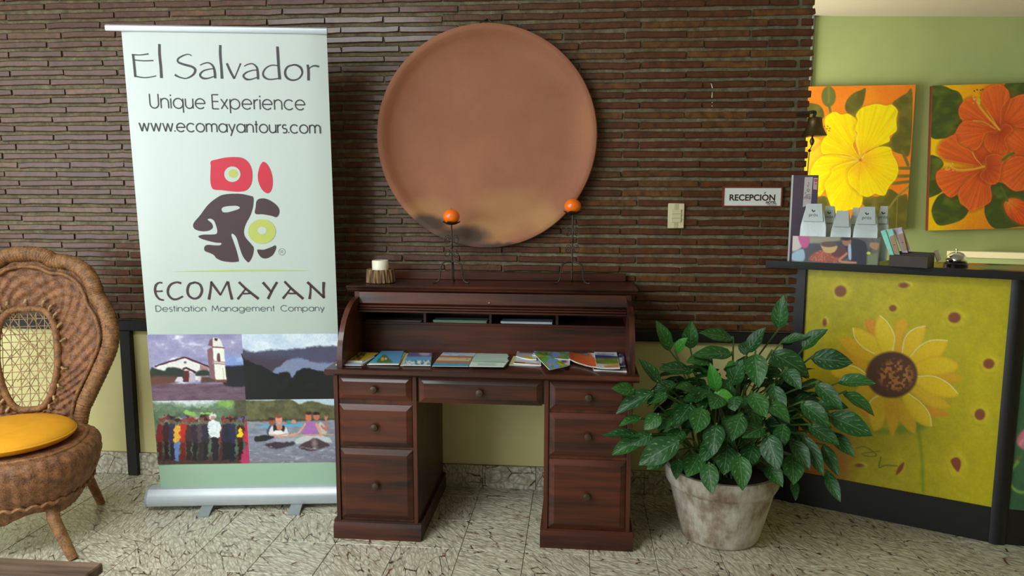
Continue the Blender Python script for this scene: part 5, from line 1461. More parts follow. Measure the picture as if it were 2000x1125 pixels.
half = [(0, 1.272), (.072, 1.262), (.118, 1.236), (.185, 1.226), (.252, 1.182), (.288, 1.112), (.300, 1.062), (.338, .99), (.358, .905), (.350, .815), (.305, .705), (.256, .60), (.222, .52), (.205, .44)]
half = [(x * 1.055, z) for x, z in half]
rimpts = [(-x, z) for x, z in half[::-1]] + half[1:]
rim = cro(rimpts, 16)
rad = [.037 * (1 + .045 * math.sin(i * 2.1)) * (1.0 if .05 < i / len(rim) < .95 else .92) for i in range(len(rim))]
part('wrapped_rim', MB().tube([bp(x, z) for x, z in rim], rad, 14), WK, chair, 60, False)
inr = cro(rimpts, 8)
# thin dark inner roll
cen_ = np.array([0, .84])
q_ = [cen_ + (p - cen_) * .86 for p in inr]
part('inner_roll', MB().tube([bp(p[0], max(p[1], .45), -.022) for p in q_], .009, 8), WK, chair, 60, False)
# woven panel between the rim and the oval opening
def oval(t):
    c_, s_ = math.cos(t), math.sin(t)
    w = .122 if s_ > 0 else .122 + .034 * s_
    return np.array([w * abs(c_) ** .5 * (1 if c_ >= 0 else -1), .765 + .235 * abs(s_) ** .75 * (1 if s_ >= 0 else -1)])
NA = 288; NR = 36
poly_out = np.array([p for p in inr] + [(.1, .43), (0, .43), (-.1, .43)])
def ray_out(t):
    d = np.array([math.cos(t), math.sin(t)]); o_ = np.array([0, .765]); best = .2
    for i in range(len(poly_out)):
        a_, b_ = poly_out[i], poly_out[(i + 1) % len(poly_out)]
        e_ = b_ - a_; den = d[0] * e_[1] - d[1] * e_[0]
        if abs(den) < 1e-9: continue
        w = a_ - o_
        s_ = (w[0] * e_[1] - w[1] * e_[0]) / den; k_ = (w[0] * d[1] - w[1] * d[0]) / den
        if s_ > 0 and -1e-6 <= k_ <= 1 + 1e-6: best = max(best, s_) if best > .2 else s_
    return o_ + d * best
Gp = np.zeros((NR + 1, NA + 1, 3)); Gb = Gp.copy()
for j in range(NA + 1):
    t_ = 2 * math.pi * j / NA
    pi_, po_ = oval(t_), ray_out(t_)
    for i in range(NR + 1):
        f = i / NR
        p = pi_ * (1 - f) + po_ * f
        w = .0125 * math.cos(2 * math.pi * j / 9) * math.cos(2 * math.pi * i / 8) if 0 < i < NR else 0
        Gp[i, j] = bp(p[0], p[1], -.012 * math.sin(f * math.pi) + w * .6)
        Gb[i, j] = bp(p[0], p[1], .012)
mb = MB(); mb.grid(Gp); mb.grid(Gb)
part('woven_back', mb, WKR, chair, 70, False)
ov = [oval(2 * math.pi * j / 64) for j in range(64)]
part('opening_frame', MB().tube([bp(p[0] * 1.06, .765 + (p[1] - .765) * 1.03, -.008) for p in ov], .016, 10, closed=True), WK, chair, 60, False)
for k in range(19):
    t_ = math.radians(-52 + k * 284 / 18)
    p = oval(t_); d = (p - np.array([0, .765])); d = d / np.linalg.norm(d)
    a_ = p + d * .028; b_ = p + d * .052
    m_ = (a_ + b_) / 2
    part('wicker_loop', MB().tube([bp(a_[0], a_[1], -.014), bp(m_[0], m_[1], -.032), bp(b_[0], b_[1], -.014)], .0065, 8), CANE, chair, 60, False)
# cane lattice in the opening
mb = MB()
ovp = np.array(ov)
def inside(x, z):
    c_ = False
    for i in range(len(ovp)):
        a_, b_ = ovp[i], ovp[(i + 1) % len(ovp)]
        if (a_[1] > z) != (b_[1] > z) and x < (b_[0] - a_[0]) * (z - a_[1]) / (b_[1] - a_[1]) + a_[0]: c_ = not c_
    return c_
for ang, sp, ph in ((0, .036, .012), (90, .036, .0), (60, .036, .004), (-60, .036, .011)):
    d = np.array([math.cos(math.radians(ang)), math.sin(math.radians(ang))]); n = np.array([-d[1], d[0]])
    for k in range(-12, 13):
        if ang in (60, -60) and (k * 7 + int(ang)) % 9 == 0: continue
        run = []
        for s_ in np.arange(-.36, .361, .012):
            p = np.array([0, .765]) + n * (k * sp + ph) + d * s_
            if inside(*p): run.append(p)
        if len(run) > 1:
            mb.tube([bp(p[0], p[1], .002 + .002 * math.sin(ang + i)) for i, p in enumerate(run)], .0022, 5)
for a_, b_ in (((-.10, .93), (.07, .80)), ((-.06, .93), (.10, .72)), ((-.09, .76), (.03, .88)), ((.10, .86), (-.05, .66)), ((-.04, .62), (.09, .74))):
    mb.tube([bp(a_[0], a_[1], -.006), bp((a_[0] + b_[0]) / 2, (a_[1] + b_[1]) / 2, -.012), bp(b_[0], b_[1], -.006)], .0024, 5)
part('cane_lattice', mb, CANE, chair, 60, False)
# seat drum
def seat_r(t, a, b, e=2.6):
    return (abs(math.cos(t) / a) ** e + abs(math.sin(t) / b) ** e) ** (-1 / e)
levels = [(.445, .30, .29), (.440, .325, .315), (.415, .343, .335), (.36, .345, .34), (.29, .325, .325), (.23, .295, .30), (.185, .268, .275), (.165, .255, .262)]
NS = 180
Gs = np.zeros((len(levels) * 3, NS + 1, 3))
for i in range(len(levels) * 3):
    f = i / (len(levels) * 3 - 1) * (len(levels) - 1)
    k = min(int(f), len(levels) - 2); f -= k
    zz, a_, b_ = [levels[k][q] * (1 - f) + levels[k + 1][q] * f for q in range(3)]
    for j in range(NS + 1):
        t_ = 2 * math.pi * j / NS
        r_ = seat_r(t_, a_, b_) + .0028 * math.sin(t_ * 45) + .0016 * math.sin(i * 2.2 + (j // 4 % 2) * math.pi)
        drop = .035 * max(0, math.sin(t_ * 4 - .6)) * max(0, .26 - zz) / .1
        Gs[i, j] = (r_ * math.cos(t_), -.02 + r_ * math.sin(t_), zz + drop)
mb = MB(); mb.grid(Gs)
mb.add([tuple(p) for p in Gs[0, :-1]], [tuple(range(NS))])
part('woven_seat', mb, WKR, chair, 70, False)
part('seat_braid', MB().tube([(seat_r(t_, .29, .285) * math.cos(t_), -.02 + seat_r(t_, .29, .285) * math.sin(t_), .445) for t_ in np.arange(80) / 80 * 2 * math.pi], .010, 8, closed=True), WK, chair, 60, False)
part('skirt_braid', MB().tube([(seat_r(t_, .306, .309) * math.cos(t_), -.02 + seat_r(t_, .306, .309) * math.sin(t_), .245 + .006 * math.sin(t_ * 40)) for t_ in np.arange(240) / 240 * 2 * math.pi], .009, 6, closed=True), WK, chair, 60, False)
for sx in (-1, 1):
    part('leg', MB().tube([(sx * .20, -.215, .22), (sx * .215, -.25, .16), (sx * .262, -.290, .07), (sx * .298, -.318, .0)], [.026, .026, .023, .020], 12), WK, chair, 60, False)
    part('leg', MB().tube([(sx * .215, .20, .24), (sx * .235, .24, .16), (sx * .27, .29, .0)], [.024, .022, .019], 12), WK, chair, 60, False)
CUSH = M('orange_yellow_fabric', S(232, 160, 18), .8, 0, .06, 20, .25, 420)
cush = thing('seat_cushion', (-2.54, 2.98, .448), 'round orange-yellow cushion lying on the wicker chair', 'cushion', None, math.radians(22))
mb = MB().lathe([(.18, 0), (.245, .004), (.260, .016), (.264, .028), (.258, .042), (.23, .060), (.16, .074), (0, .080)], 64, (-.01, -.045, .009))
me = mb.mesh('cover', 60); link('cover', me, CUSH, cush, False)
mb = MB().tube([(-.01 + .262 * math.cos(t_), -.045 + .262 * math.sin(t_), .037) for t_ in np.arange(64) / 64 * 2 * math.pi], .005, 6, closed=True)
part('piping', mb, CUSH, cush, 60, False)

# ------------------------------------------------------------------ LOW TABLE CORNER
tz = .40
tc = onz(203, 1098, tz)
tx1, ty1 = tc[0], tc[1]
tab = thing('coffee_table', (tx1 - .5, ty1 - .28, 0), 'low grey-brown wooden table in the lower left corner', 'table')
TWX = wood('weathered_brown_wood', S(66, 50, 40), S(122, 100, 82), 0, .6, .0)
nb = 5; wd = .56 / nb
for k in range(nb):
    y1 = ty1 - k * wd
    part('plank', MB().box(tx1 - 1.0 + random.uniform(-.003, .003), tx1 + random.uniform(-.004, .0), y1 - wd + .003, y1, tz - .035, tz, .005), TWX, tab)
for sx in (0, 1):
    for sy in (0, 1):
        x = tx1 - .06 - sx * .88; y = ty1 - .06 - sy * .44
        part('leg', MB().box(x - .03, x + .03, y - .03, y + .03, 0, tz - .095, .004), TWX, tab)
for sy in (0, 1):
    y = ty1 - .06 - sy * .44
    part('rail', MB().box(tx1 - .97, tx1 - .03, y - .012, y + .012, tz - .095, tz - .035, .003), TWX, tab)

# ------------------------------------------------------------------ PLANT POT AND PLANT
PX, PY = .678, 3.285
t = NT('whitewashed_terracotta'); t.set(Roughness=.85)
v = t.coords(); n1 = t.noise(v, 4.5, 5, .65); n2 = t.noise(t.coords(scale=(1, 1, .35)), 22, 4, .7)
f = t.math('ADD', t.math('MULTIPLY', n1.outputs[0], .65), t.math('MULTIPLY', n2.outputs[0], .35))
t.base(t.ramp(f, [(.38, S(124, 98, 80)), (.46, S(156, 140, 122)), (.53, S(184, 176, 162)), (.66, S(214, 210, 200))]))
t.bump(n2.outputs[0], .4, .006)
POTM = t.m
pot = thing('flower_pot', (PX, PY, 0), 'big weathered whitewashed terracotta pot standing right of the desk', 'flower pot')
hz = .335
prof = [(.150, 0), (.168, .003), (.176, .012), (.196, .09), (.218, .18), (.234, .245), (.240, .252), (.246, .256), (.254, .27), (.260, .31), (.262, hz - .012), (.256, hz), (.240, hz), (.232, hz - .02), (.222, hz - .06), (.20, hz - .07)]
mb = MB().lathe(prof, 72, (PX, PY, 0), lambda a, i, r_, z: (r_ * (1 + .006 * math.sin(3 * a) + .004 * math.sin(7 * a + i)), z))
part('vessel', mb, POTM, pot, 50)
part('soil', MB().lathe([(.215, hz - .055), (.1, hz - .045), (0, hz - .04)], 40, (PX, PY, 0)), M('dark_soil', S(44, 34, 26), .95, 0, .3, 60, .8, 90), pot)
plant = thing('potted_plant', (PX, PY, hz - .05), 'bushy dark green plant with pale-streaked leaves growing in the pot', 'plant')
def leafmat(name, g0, g1, pale, amt):
    t = NT(name); t.set(Roughness=.42, Specular_IOR_Level=.35)
    at = t.n('ShaderNodeAttribute', attribute_name='leafuv'); sp_ = t.n('ShaderNodeSeparateXYZ'); t.l(at.outputs['Vector'], sp_.inputs[0])
    oi = t.n('ShaderNodeObjectInfo')
    ab = t.math('ABSOLUTE', sp_.outputs[0])
    n = t.noise(at.outputs['Vector'], 5, 3)
    ph = t.math('ADD', t.math('SUBTRACT', t.math('MULTIPLY', sp_.outputs[1], 38.0), t.math('MULTIPLY', ab, 13.0)), t.math('MULTIPLY', n.outputs[0], 6.0))
    s_ = t.math('SINE', t.math('ADD', ph, t.math('MULTIPLY', oi.outputs['Random'], 6.0)))
    st = t.ramp(s_, [(.72, (0, 0, 0, 1)), (1.0, (1, 1, 1, 1))])
    side = t.ramp(ab, [(.08, (0, 0, 0, 1)), (.22, (1, 1, 1, 1)), (.62, (1, 1, 1, 1)), (.85, (0, 0, 0, 1))])
    nm = t.ramp(t.noise(at.outputs['Vector'], 3.0, 2).outputs[0], [(.42, (0, 0, 0, 1)), (.6, (1, 1, 1, 1))])
    k = t.math('MULTIPLY', t.math('MULTIPLY', t.math('MULTIPLY', st, side), nm), amt)
    c = t.mix(oi.outputs['Random'], g0, g1)
    mid = t.math('MULTIPLY', t.ramp(ab, [(.0, (1, 1, 1, 1)), (.07, (0, 0, 0, 1))]), .35)
    c = t.mix(k, c, pale); c = t.mix(mid, c, pale)
    t.base(c)
    t.bump(s_, .12, .004)
    return t.m
LEAF = leafmat('dark_streaked_leaf', S(22, 64, 26), S(42, 92, 34), S(128, 166, 116), .8)
LEAFB = leafmat('fresh_green_leaf', S(46, 116, 30), S(66, 134, 34), S(140, 180, 110), .4)
STEM = M('green_stem', S(70, 96, 44), .5)
def leafmesh(seed, mat):
    r3 = np.random.default_rng(seed)
    N = 8; bend = r3.uniform(.10, .30); fold = r3.uniform(.10, .26); tw = r3.uniform(-.12, .12)
    vs_, uv = [], []
    for i in range(N + 1):
        f = i / N
        w = .5 * (math.sin(math.pi * min(1, f ** .88)) ** .85) if 0 < f < 1 else .0
        for s_ in (-1, -.5, 0, .5, 1):
            x = s_ * w
            z = -bend * (f - .15) ** 2 + fold * abs(x) + tw * f * x + .02 * math.sin(f * 14 + seed) * abs(s_)
            vs_.append((x, f, z)); uv.append((s_, f, 0))
    fs_ = [(i * 5 + j, i * 5 + j + 1, (i + 1) * 5 + j + 1, (i + 1) * 5 + j) for i in range(N) for j in range(4)]
    me = bpy.data.meshes.new('leaf'); me.from_pydata(vs_, [], fs_); me.update()
    a = me.attributes.new('leafuv', 'FLOAT_VECTOR', 'POINT'); a.data.foreach_set('vector', np.array(uv, np.float32).reshape(-1))
    me.polygons.foreach_set('use_smooth', [True] * len(me.polygons)); me.materials.append(mat)
    return me
LM = [leafmesh(k, LEAF) for k in range(6)]; LB = [leafmesh(k + 9, LEAFB) for k in range(2)]
pinv = chain_matrix(plant).inverted()
crown = np.array([PX, PY, hz - .04])
def add_leaf(B, T, w, mesh, roll=0.0, stalk=True, face=None):
    B = np.array(B); T = np.array(T)
    y = T - B; L = np.linalg.norm(y); y = y / L
    mid = (B + T) / 2
    n = (EYEP - mid); n = n / np.linalg.norm(n)
    n = n * .75 + np.array([-.15, 0, .55]) if face is None else np.array(face, float)
    n = n - y * (n @ y); n = n / np.linalg.norm(n)
    x = np.cross(y, n); 
    c_, s_ = math.cos(roll), math.sin(roll)
    x, n = c_ * x + s_ * n, c_ * n - s_ * x
    Mx = Matrix(((x[0] * w, y[0] * L, n[0] * L, B[0]), (x[1] * w, y[1] * L, n[1] * L, B[1]), (x[2] * w, y[2] * L, n[2] * L, B[2]), (0, 0, 0, 1)))
    o = bpy.data.objects.new('leaf', mesh); o.parent = plant
    COL.objects.link(o)
    o.matrix_basis = pinv @ Mx
    if stalk:
        r0 = crown + np.array([random.uniform(-.10, .10), random.uniform(-.08, .10), 0])
        m1 = r0 * .45 + B * .55 + np.array([0, 0, .07])
        pts = cro([r0, m1, B, B + y * L * .06], 4)
        part('stalk', MB().tube(pts, [.0055] * 4 + [.004] * (len(pts) - 4), 5), STEM, plant)
zz = crop(1160, 560, 2.083)
LV = [((310, 262), (262, 142), 55, 3.30), ((392, 252), (395, 146), 60, 3.36), ((567, 215), (435, 180), 52, 3.32), ((625, 268), (692, 166), 58, 3.30), ((752, 172), (765, 44), 60, 3.34), ((848, 258), (936, 166), 62, 3.22),
      ((565, 275), (405, 268), 66, 3.22), ((268, 392), (190, 296), 42, 3.22), ((405, 345), (266, 325), 58, 3.14), ((170, 425), (75, 410), 50, 3.16), ((252, 428), (86, 497), 58, 3.08), ((200, 538), (104, 552), 46, 3.08), ((192, 608), (38, 590), 52, 3.10),
      ((202, 612), (70, 680), 62, 3.02), ((352, 625), (180, 718), 98, 2.92), ((468, 712), (478, 840), 70, 2.90), ((592, 682), (606, 818), 76, 2.90), ((500, 558), (478, 676), 82, 2.94), ((705, 598), (748, 740), 84, 2.93), ((772, 562), (758, 658), 62, 2.97),
      ((805, 682), (815, 800), 78, 2.97), ((945, 748), (1000, 874), 46, 3.04), ((1012, 430), (1146, 508), 58, 3.06), ((990, 392), (1142, 378), 62, 3.10), ((880, 290), (1052, 304), 78, 3.18), ((950, 522), (1136, 600), 84, 3.02), ((960, 592), (1060, 688), 56, 3.04),
      ((900, 388), (1012, 497), 62, 3.04), ((718, 268), (880, 352), 88, 3.16), ((655, 272), (668, 398), 82, 3.10), ((400, 478), (333, 548), 84, 3.02), ((342, 520), (258, 578), 62, 3.02), ((442, 490), (414, 592), 78, 2.98), ((692, 572), (606, 606), 72, 2.96),
      ((815, 790), (820, 858), 32, 3.06), ((700, 722), (766, 805), 62, 2.99), ((850, 600), (938, 768), 52, 3.00), ((930, 642), (996, 768), 48, 3.06), ((545, 642), (528, 760), 88, 2.95), ((432, 680), (378, 768), 82, 2.97), ((272, 520), (206, 574), 58, 3.05), ((780, 336), (838, 408), 58, 3.08),
      ((640, 430), (702, 522), 72, 3.02), ((430, 440), (340, 400), 70, 3.06), ((560, 400), (600, 300), 70, 3.14), ((480, 300), (380, 300), 64, 3.2), ((700, 470), (800, 540), 70, 3.0), ((840, 470), (960, 560), 70, 3.0), ((560, 470), (520, 380), 60, 3.08), ((800, 620), (880, 740), 60, 2.98),
      ((300, 680), (215, 740), 58, 3.0), ((650, 640), (620, 740), 76, 2.97), ((350, 700), (330, 770), 50, 3.05), ((905, 480), (1030, 480), 60, 3.08), ((760, 230), (870, 190), 40, 3.26), ((360, 580), (300, 660), 70, 3.0), ((600, 520), (560, 620), 76, 2.97), ((870, 560), (1000, 640), 66, 3.02),
      ((240, 600), (150, 640), 55, 3.08), ((500, 620), (440, 700), 70, 2.96), ((730, 400), (770, 520), 60, 3.05), ((300, 440), (215, 470), 58, 3.1)]
for i, (b, tp_, w, Y) in enumerate(LV):
    (bx, by), (tx, ty) = zz([b, tp_])
    below = np.clip((ty - by) / 60, -1, 1)
    P0 = ony(bx, by, Y + .02); P1 = ony(tx, ty, Y - .05 - .03 * below)
    if min(P0[0], P1[0]) < .31: P0 = ony(bx, by, min(Y, 2.98)); P1 = ony(tx, ty, min(Y, 2.98) - .04)
    add_leaf(P0, P1, w / 2.083 * Y / FOC * 1.12, LM[i % 6], random.uniform(-.3, .3))
for b, tp_, w, Y in (((500, 428), (478, 324), 52, 3.06), ((332, 268), (368, 208), 46, 3.28), ((590, 316), (540, 325), 44, 3.2), ((480, 440), (570, 452), 60, 3.06)):
    (bx, by), (tx, ty) = zz([b, tp_])
    add_leaf(ony(bx, by, Y + .01), ony(tx, ty, Y - .03), w / 2.083 * Y / FOC * 1.1, LB[i % 2], random.uniform(-.2, .2))
for k in range(150):        # the inner and rear foliage
    a = random.uniform(0, 2 * math.pi); el = random.uniform(-.25, 1.15)
    R_ = random.uniform(.22, .40)
    c = np.array([PX + .03, PY - .05, .60])
    d = np.array([math.cos(a) * math.cos(el) * 1.12, math.sin(a) * math.cos(el) * .72, math.sin(el) * .92])
    B = c + d * R_ * .75
    if B[1] > 3.50: B[1] = 3.50
    T = B + np.array([d[0], d[1] * .8, d[2] - random.uniform(.3, .9)]) / 1.2 * random.uniform(.14, .19)
    T[1] = min(T[1], 3.58)
    if T[2] < .36 and math.hypot(T[0] - PX, T[1] - PY) < .28: T[2] = .40
    if min(B[0], T[0]) < .32: s_x = .32 - min(B[0], T[0]); B[0] += s_x; T[0] += s_x
    add_leaf(B, T, random.uniform(.060, .085), LM[k % 6], random.uniform(-.5, .5), k % 3 == 0, np.array([d[0] * .5, d[1] * .6, .8]))

# ------------------------------------------------------------------ ON THE COUNTER
PURPLE = M('purple_grey_card', S(98, 84, 104), .5, 0, .06); WHITECARD = M('white_card_edge', S(222, 222, 222), .5, 0, .03)
# display stand with photo front, aligned with the counter
f0 = np.array([*onz(1546, 510.5, ZT)[:2], ZT]); f1 = np.array([*onz(1714, 518, ZT)[:2], ZT])
dex = f1 - f0; DWID = np.linalg.norm(dex); dex = dex / DWID
dpl2 = Plane(f0, dex, (0, 0, 1)); DD = .17
disp = thing('coffee_display', dpl2.pt(DWID / 2, 0, -DD / 2), 'cardboard coffee display with photo front and tall purple side panel', 'display stand')
hfront = dpl2.ab(1560, 461)[1]; hside = dpl2.ab(1557, 342)[1]
part('tray_front', pbox(MB(), dpl2, 0, DWID, 0, hfront, -.006, -.001), WHITECARD, disp)
part('tray_back', pbox(MB(), dpl2, .09, DWID, 0, hfront, -DD, -DD + .006), WHITECARD, disp)
part('tray_floor', pbox(MB(), dpl2, 0.09, DWID - .004, 0.001, .008, -DD, -.004), WHITECARD, disp)
part('tray_side', pbox(MB(), dpl2, DWID - .006, DWID, 0, hfront, -DD, -.001), WHITECARD, disp)
# tall panel on the left: turned to face the lobby
pa_ = dpl2.ab(1553, 500)[0]
spl = Plane((f0[0] + .002, BRICK_Y - .010, ZT), (1, 0, 0), (0, 0, 1))
sw_ = spl.ab(1599, 345)[0]; sh_ = spl.ab(1575, 342)[1]
part('side_panel', pbox(MB(), spl, 0, sw_, 0, sh_, -.004, 0), PURPLE, disp)
part('panel_edge', pbox(MB(), spl, -.007, .0, 0, sh_, -.005, .001), WHITECARD, disp)
z1 = crop(1540, 330, 5.625)
q = [spl.ab(*p) for p in z1([(178, 90), (268, 88), (245, 392), (155, 420)])]
mb = MB(); mb.add([spl.pt(a, b, .001) for a, b in q], [(0, 3, 2, 1)])
o = part('label_strip', mb, M('white_label_paper', S(214, 206, 214), .5, 0, .03), disp)
pn = Pen(spl, .0016)
for s_ in (([(215, 250), (200, 232), (215, 218), (232, 232), (215, 250)]), ([(215, 200), (212, 180), (222, 170)]), ([(222, 160), (218, 145)]), ([(175, 330), (170, 310), (190, 308)]), ([(190, 330), (192, 285), (240, 282)]), ([(205, 330), (207, 290)]), ([(222, 330), (225, 300), (240, 300), (238, 328), (222, 330)]), ([(185, 275), (180, 262), (192, 258)])):
    pn.stroke([spl.ab(*p) for p in z1(s_)], .0022)
pn.build('label_print', PLUMINK, disp)
q = [spl.ab(*p) for p in z1([(275, 98), (322, 100), (312, 230), (270, 222)])]
mb = MB(); mb.add([spl.pt(a, b, .001) for a, b in q], [(0, 3, 2, 1)])
part('small_label', mb, M('pink_label_paper', S(214, 178, 190), .5, 0, .03), disp)
pn = Pen(spl, .0016)
for s_ in ([(282, 118), (318, 122)], [(282, 132), (314, 136)], [(288, 165), (304, 160)]): pn.stroke([spl.ab(*p) for p in z1(s_)], .004)
pn.build('small_label_print', REDINK, disp)
cv = Canvas(plane_grid(dpl2, 0, DWID, .0, hfront, 150, 56, .0))
n = vnoise(cv.X, cv.Y, 10, 101, 3)[..., None]
cv.c = np.array([64, 66, 70]) * (1 - n) + np.array([120, 116, 112]) * n
cv.poly(z1([(220, 740), (580, 740), (560, 800), (230, 820)]), (150, 140, 124), 2, False)
cv.poly(z1([(160, 840), (350, 820), (640, 800), (620, 1000), (170, 1010)]), (60, 58, 74), 2)
cv.poly(z1([(240, 960), (330, 900), (420, 895), (600, 880), (640, 930), (540, 1020), (250, 1012)]), (160, 74, 52), 2)
nn = vnoise(cv.X, cv.Y, 2.4, 102, 2); m, d = cv.mask(z1([(240, 960), (330, 900), (420, 895), (600, 880), (640, 930), (540, 1020), (250, 1012)]), 2); cv.blend(m * np.clip((nn - .5) * 4, 0, 1), (206, 110, 80))
cv.poly(z1([(490, 900), (600, 850), (640, 900), (560, 970), (480, 950)]), (92, 44, 46), 2)
cv.poly(z1([(350, 820), (440, 845), (535, 845), (500, 915), (400, 915)]), (206, 170, 110), 1); cv.ell(*z1([(442, 828)])[0], 16, 5.5, (92, 66, 54), 1)
cv.poly(z1([(590, 760), (690, 760), (820, 790), (860, 860), (860, 1045), (700, 1040), (640, 900)]), (32, 34, 52), 1.2); cv.ell(*z1([(640, 795)])[0], 9, 9, (170, 110, 80), 1); cv.ell(*z1([(635, 765)])[0], 10, 4, (30, 24, 30), 1)
cv.poly(z1([(655, 850), (685, 830), (690, 990), (660, 980)]), (176, 190, 214), 1); cv.line(z1([(640, 930), (560, 1010), (740, 1030)]), 4, (196, 130, 96))
cv.poly(z1([(40, 740), (130, 740), (150, 850), (40, 900)]), (206, 190, 190), 1.5); cv.poly(z1([(110, 735), (220, 735), (215, 850), (150, 860)]), (196, 70, 140), 1.5); cv.poly(z1([(40, 930), (160, 880), (170, 1005), (40, 1000)]), (150, 184, 204), 1.5)
cv.poly(z1([(860, 950), (980, 920), (980, 1050), (860, 1050)]), (118, 128, 96), 2, False); cv.poly(z1([(900, 810), (1000, 820), (970, 890), (900, 860)]), (170, 134, 96), 1.5); cv.ell(*z1([(880, 925)])[0], 4, 3, (206, 214, 60), 1)
cv.build('photo_front', GLOSSPRINT, disp, 1.15)
# bags
BAG = M('silver_white_foil', S(196, 206, 208), .3, .15, .05, 20, .25, 40)
def bag(a0, a1, n0, ztop, lean, label, mark):
    cxp = dpl2.pt((a0 + a1) / 2, .012, n0)
    th = thing('coffee_bag', cxp, label, 'coffee bag', 'foil coffee bags in the display')
    w = (a1 - a0); d = .062 if n0 < -.03 else .038; H = ztop
    secs = [(0.012, w * .94, d), (.03, w, d * 1.05), (H * .48, w * 1.0, d * 1.02), (H * .62, w * .97, d * .82), (H * .80, w * .80, d * .45), (H * .93, w * .64, d * .16), (H, w * .58, d * .10)]
    vs_ = []; 
    for k, (z_, ww, dd) in enumerate(secs):
        dx = lean * (z_ / H) ** 2
        g = .22 * dd if 1 < k < 5 else .05 * dd
        for (u_, n_) in ((-.5, .5), (-.17, .5 + .04 * (k % 2)), (.2, .5 - .05 * (k % 2)), (.5, .5), (.5 - g * 1.6 / max(ww, .01), 0), (.5, -.5), (0, -.5), (-.5, -.5), (-.5 + g * 1.6 / max(ww, .01), 0)):
            vs_.append(dpl2.pt((a0 + a1) / 2 + u_ * ww + dx, z_, n0 + n_ * dd - .02 * (z_ / H) ** 2))
    m = 9
    fs_ = [tuple(range(m - 1, -1, -1)), tuple((len(secs) - 1) * m + i for i in range(m))]
    for k in range(len(secs) - 1): fs_ += [(k * m + i, k * m + (i + 1) % m, (k + 1) * m + (i + 1) % m, (k + 1) * m + i) for i in range(m)]
    body = part('pouch', MB().add(vs_, fs_), BAG, th, 18)
    # folded-down top flap with the printed mark
    a_c = (a0 + a1) / 2 + lean
    A = [dpl2.pt(a_c + s_ * w * .295, H - .001, n0 - .02 + .006) for s_ in (-1, 1)]
    B = [dpl2.pt(a_c + s_ * w * .39 - lean * .35, H * .70, n0 + d * .5 * .80 - .006) for s_ in (-1, 1)]
    mb = MB(); off = dpl2.n * .0025
    mb.add([A[0], A[1], B[1], B[0], A[0] + off, A[1] + off, B[1] + off, B[0] + off], [(0, 1, 2, 3), (7, 6, 5, 4), (0, 4, 5, 1), (1, 5, 6, 2), (2, 6, 7, 3), (3, 7, 4, 0)])
    part('flap', mb, BAG, th, 20)
    if mark:
        ex = (A[1] - A[0]); ex = ex / np.linalg.norm(ex); ey = ((A[0] + A[1]) - (B[0] + B[1])); ey = ey / np.linalg.norm(ey); nn_ = np.cross(ex, ey)
        mid = (A[0] + A[1]) * .25 + (B[0] + B[1]) * .25 + off + nn_ * .0008
        mp_ = Plane(mid, ex, ey)
        pn = Pen(mp_, .0006)
        pn.fill([(-.010, .012), (-.002, .002), (.008, .008), (.006, .013), (-.001, .007), (-.006, .016)])
        pn.build('bean_mark', BLACKINK, th)
        font_text('bag_lettering', 'prós', mp_.pt(.0, -.018, .0006), .022, GREYINK, th, ex, ey, nn_, 0)
hb = lambda px, py: dpl2.ab(px, py)[1]
A_ = lambda px: dpl2.ab(px, 455)[0]
bag(A_(1597), A_(1628), -.125, hb(1605, 403), -.004, 'silver coffee bag behind the first one, second from the purple panel', True)
bag(A_(1562), A_(1613), -.026, hb(1590, 398), -.006, 'silver coffee bag with printed flap, nearest the purple panel', True)
bag(A_(1651), A_(1672), -.128, hb(1660, 406), .004, 'silver coffee bag in the back row, in the middle of the display', False)
bag(A_(1677), A_(1698), -.128, hb(1674, 404), .0, 'silver coffee bag in the back row, behind the right-hand front bag', False)
bag(A_(1621), A_(1661), -.045, hb(1646, 412), .0, 'plain silver coffee bag with pinched top, middle of the front row', False)
bag(A_(1665), A_(1713), -.045, hb(1692, 404), .002, 'largest silver coffee bag, at the right end of the front row', True)
bag(A_(1706), A_(1731), -.130, hb(1714, 403), .002, 'silver coffee bag at the right end of the back row', True)

# card holder with chocolate bars
z2 = crop(1700, 420, 8.036)
h0 = onz(*z2([(285, 800)])[0], ZT); h1 = onz(*z2([(890, 835)])[0], ZT)
hx = (h1 - h0); HL = np.linalg.norm(hx); hx = hx / HL
hpl = Plane(h0, hx, (0, 0, 1)); HD = .14
hold = thing('chocolate_holder', hpl.pt(HL / 2, 0, -HD / 2), 'dark brown slotted wooden holder on the counter', 'holder')
DKB = M('dark_brown_board', S(58, 44, 38), .6, 0, .12, 30)
hh = hpl.ab(*z2([(500, 640)])[0])[1]; 
def wedge(mb, a0, a1, zf, zb, n0, n1):
    q = [hpl.pt(a, z_, n_) for a in (a0, a1) for z_, n_ in ((0, n0), (0, n1), (zb, n1), (zf, n0))]
    return mb.add(q, [(0, 1, 2, 3), (7, 6, 5, 4), (0, 4, 5, 1), (1, 5, 6, 2), (2, 6, 7, 3), (3, 7, 4, 0)])
part('tray', wedge(MB(), 0, HL, hh, hh + .012, 0, -HD), DKB, hold)
for k in range(4):
    part('slot_rib', pbox(MB(), hpl, .004, HL - .004, hh - .002, hh + .004 + k * .003, -.022 - k * .026, -.016 - k * .026), DKB, hold)
bars = [((150, 255), (225, 232), (372, 640), (300, 632), 'teal wrapped chocolate bar at the left end of the holder', 0, -.012), ((215, 235), (335, 215), (466, 640), (352, 635), 'teal chocolate bar with brown label, second from the left', 0, -.022),
        ((345, 215), (480, 190), (585, 590), (500, 590), 'mauve wrapped chocolate bar behind the teal bars', 1, -.050), ((425, 215), (500, 215), (628, 570), (560, 580), 'mauve and brown chocolate bar at the right of the row', 1, -.066)]
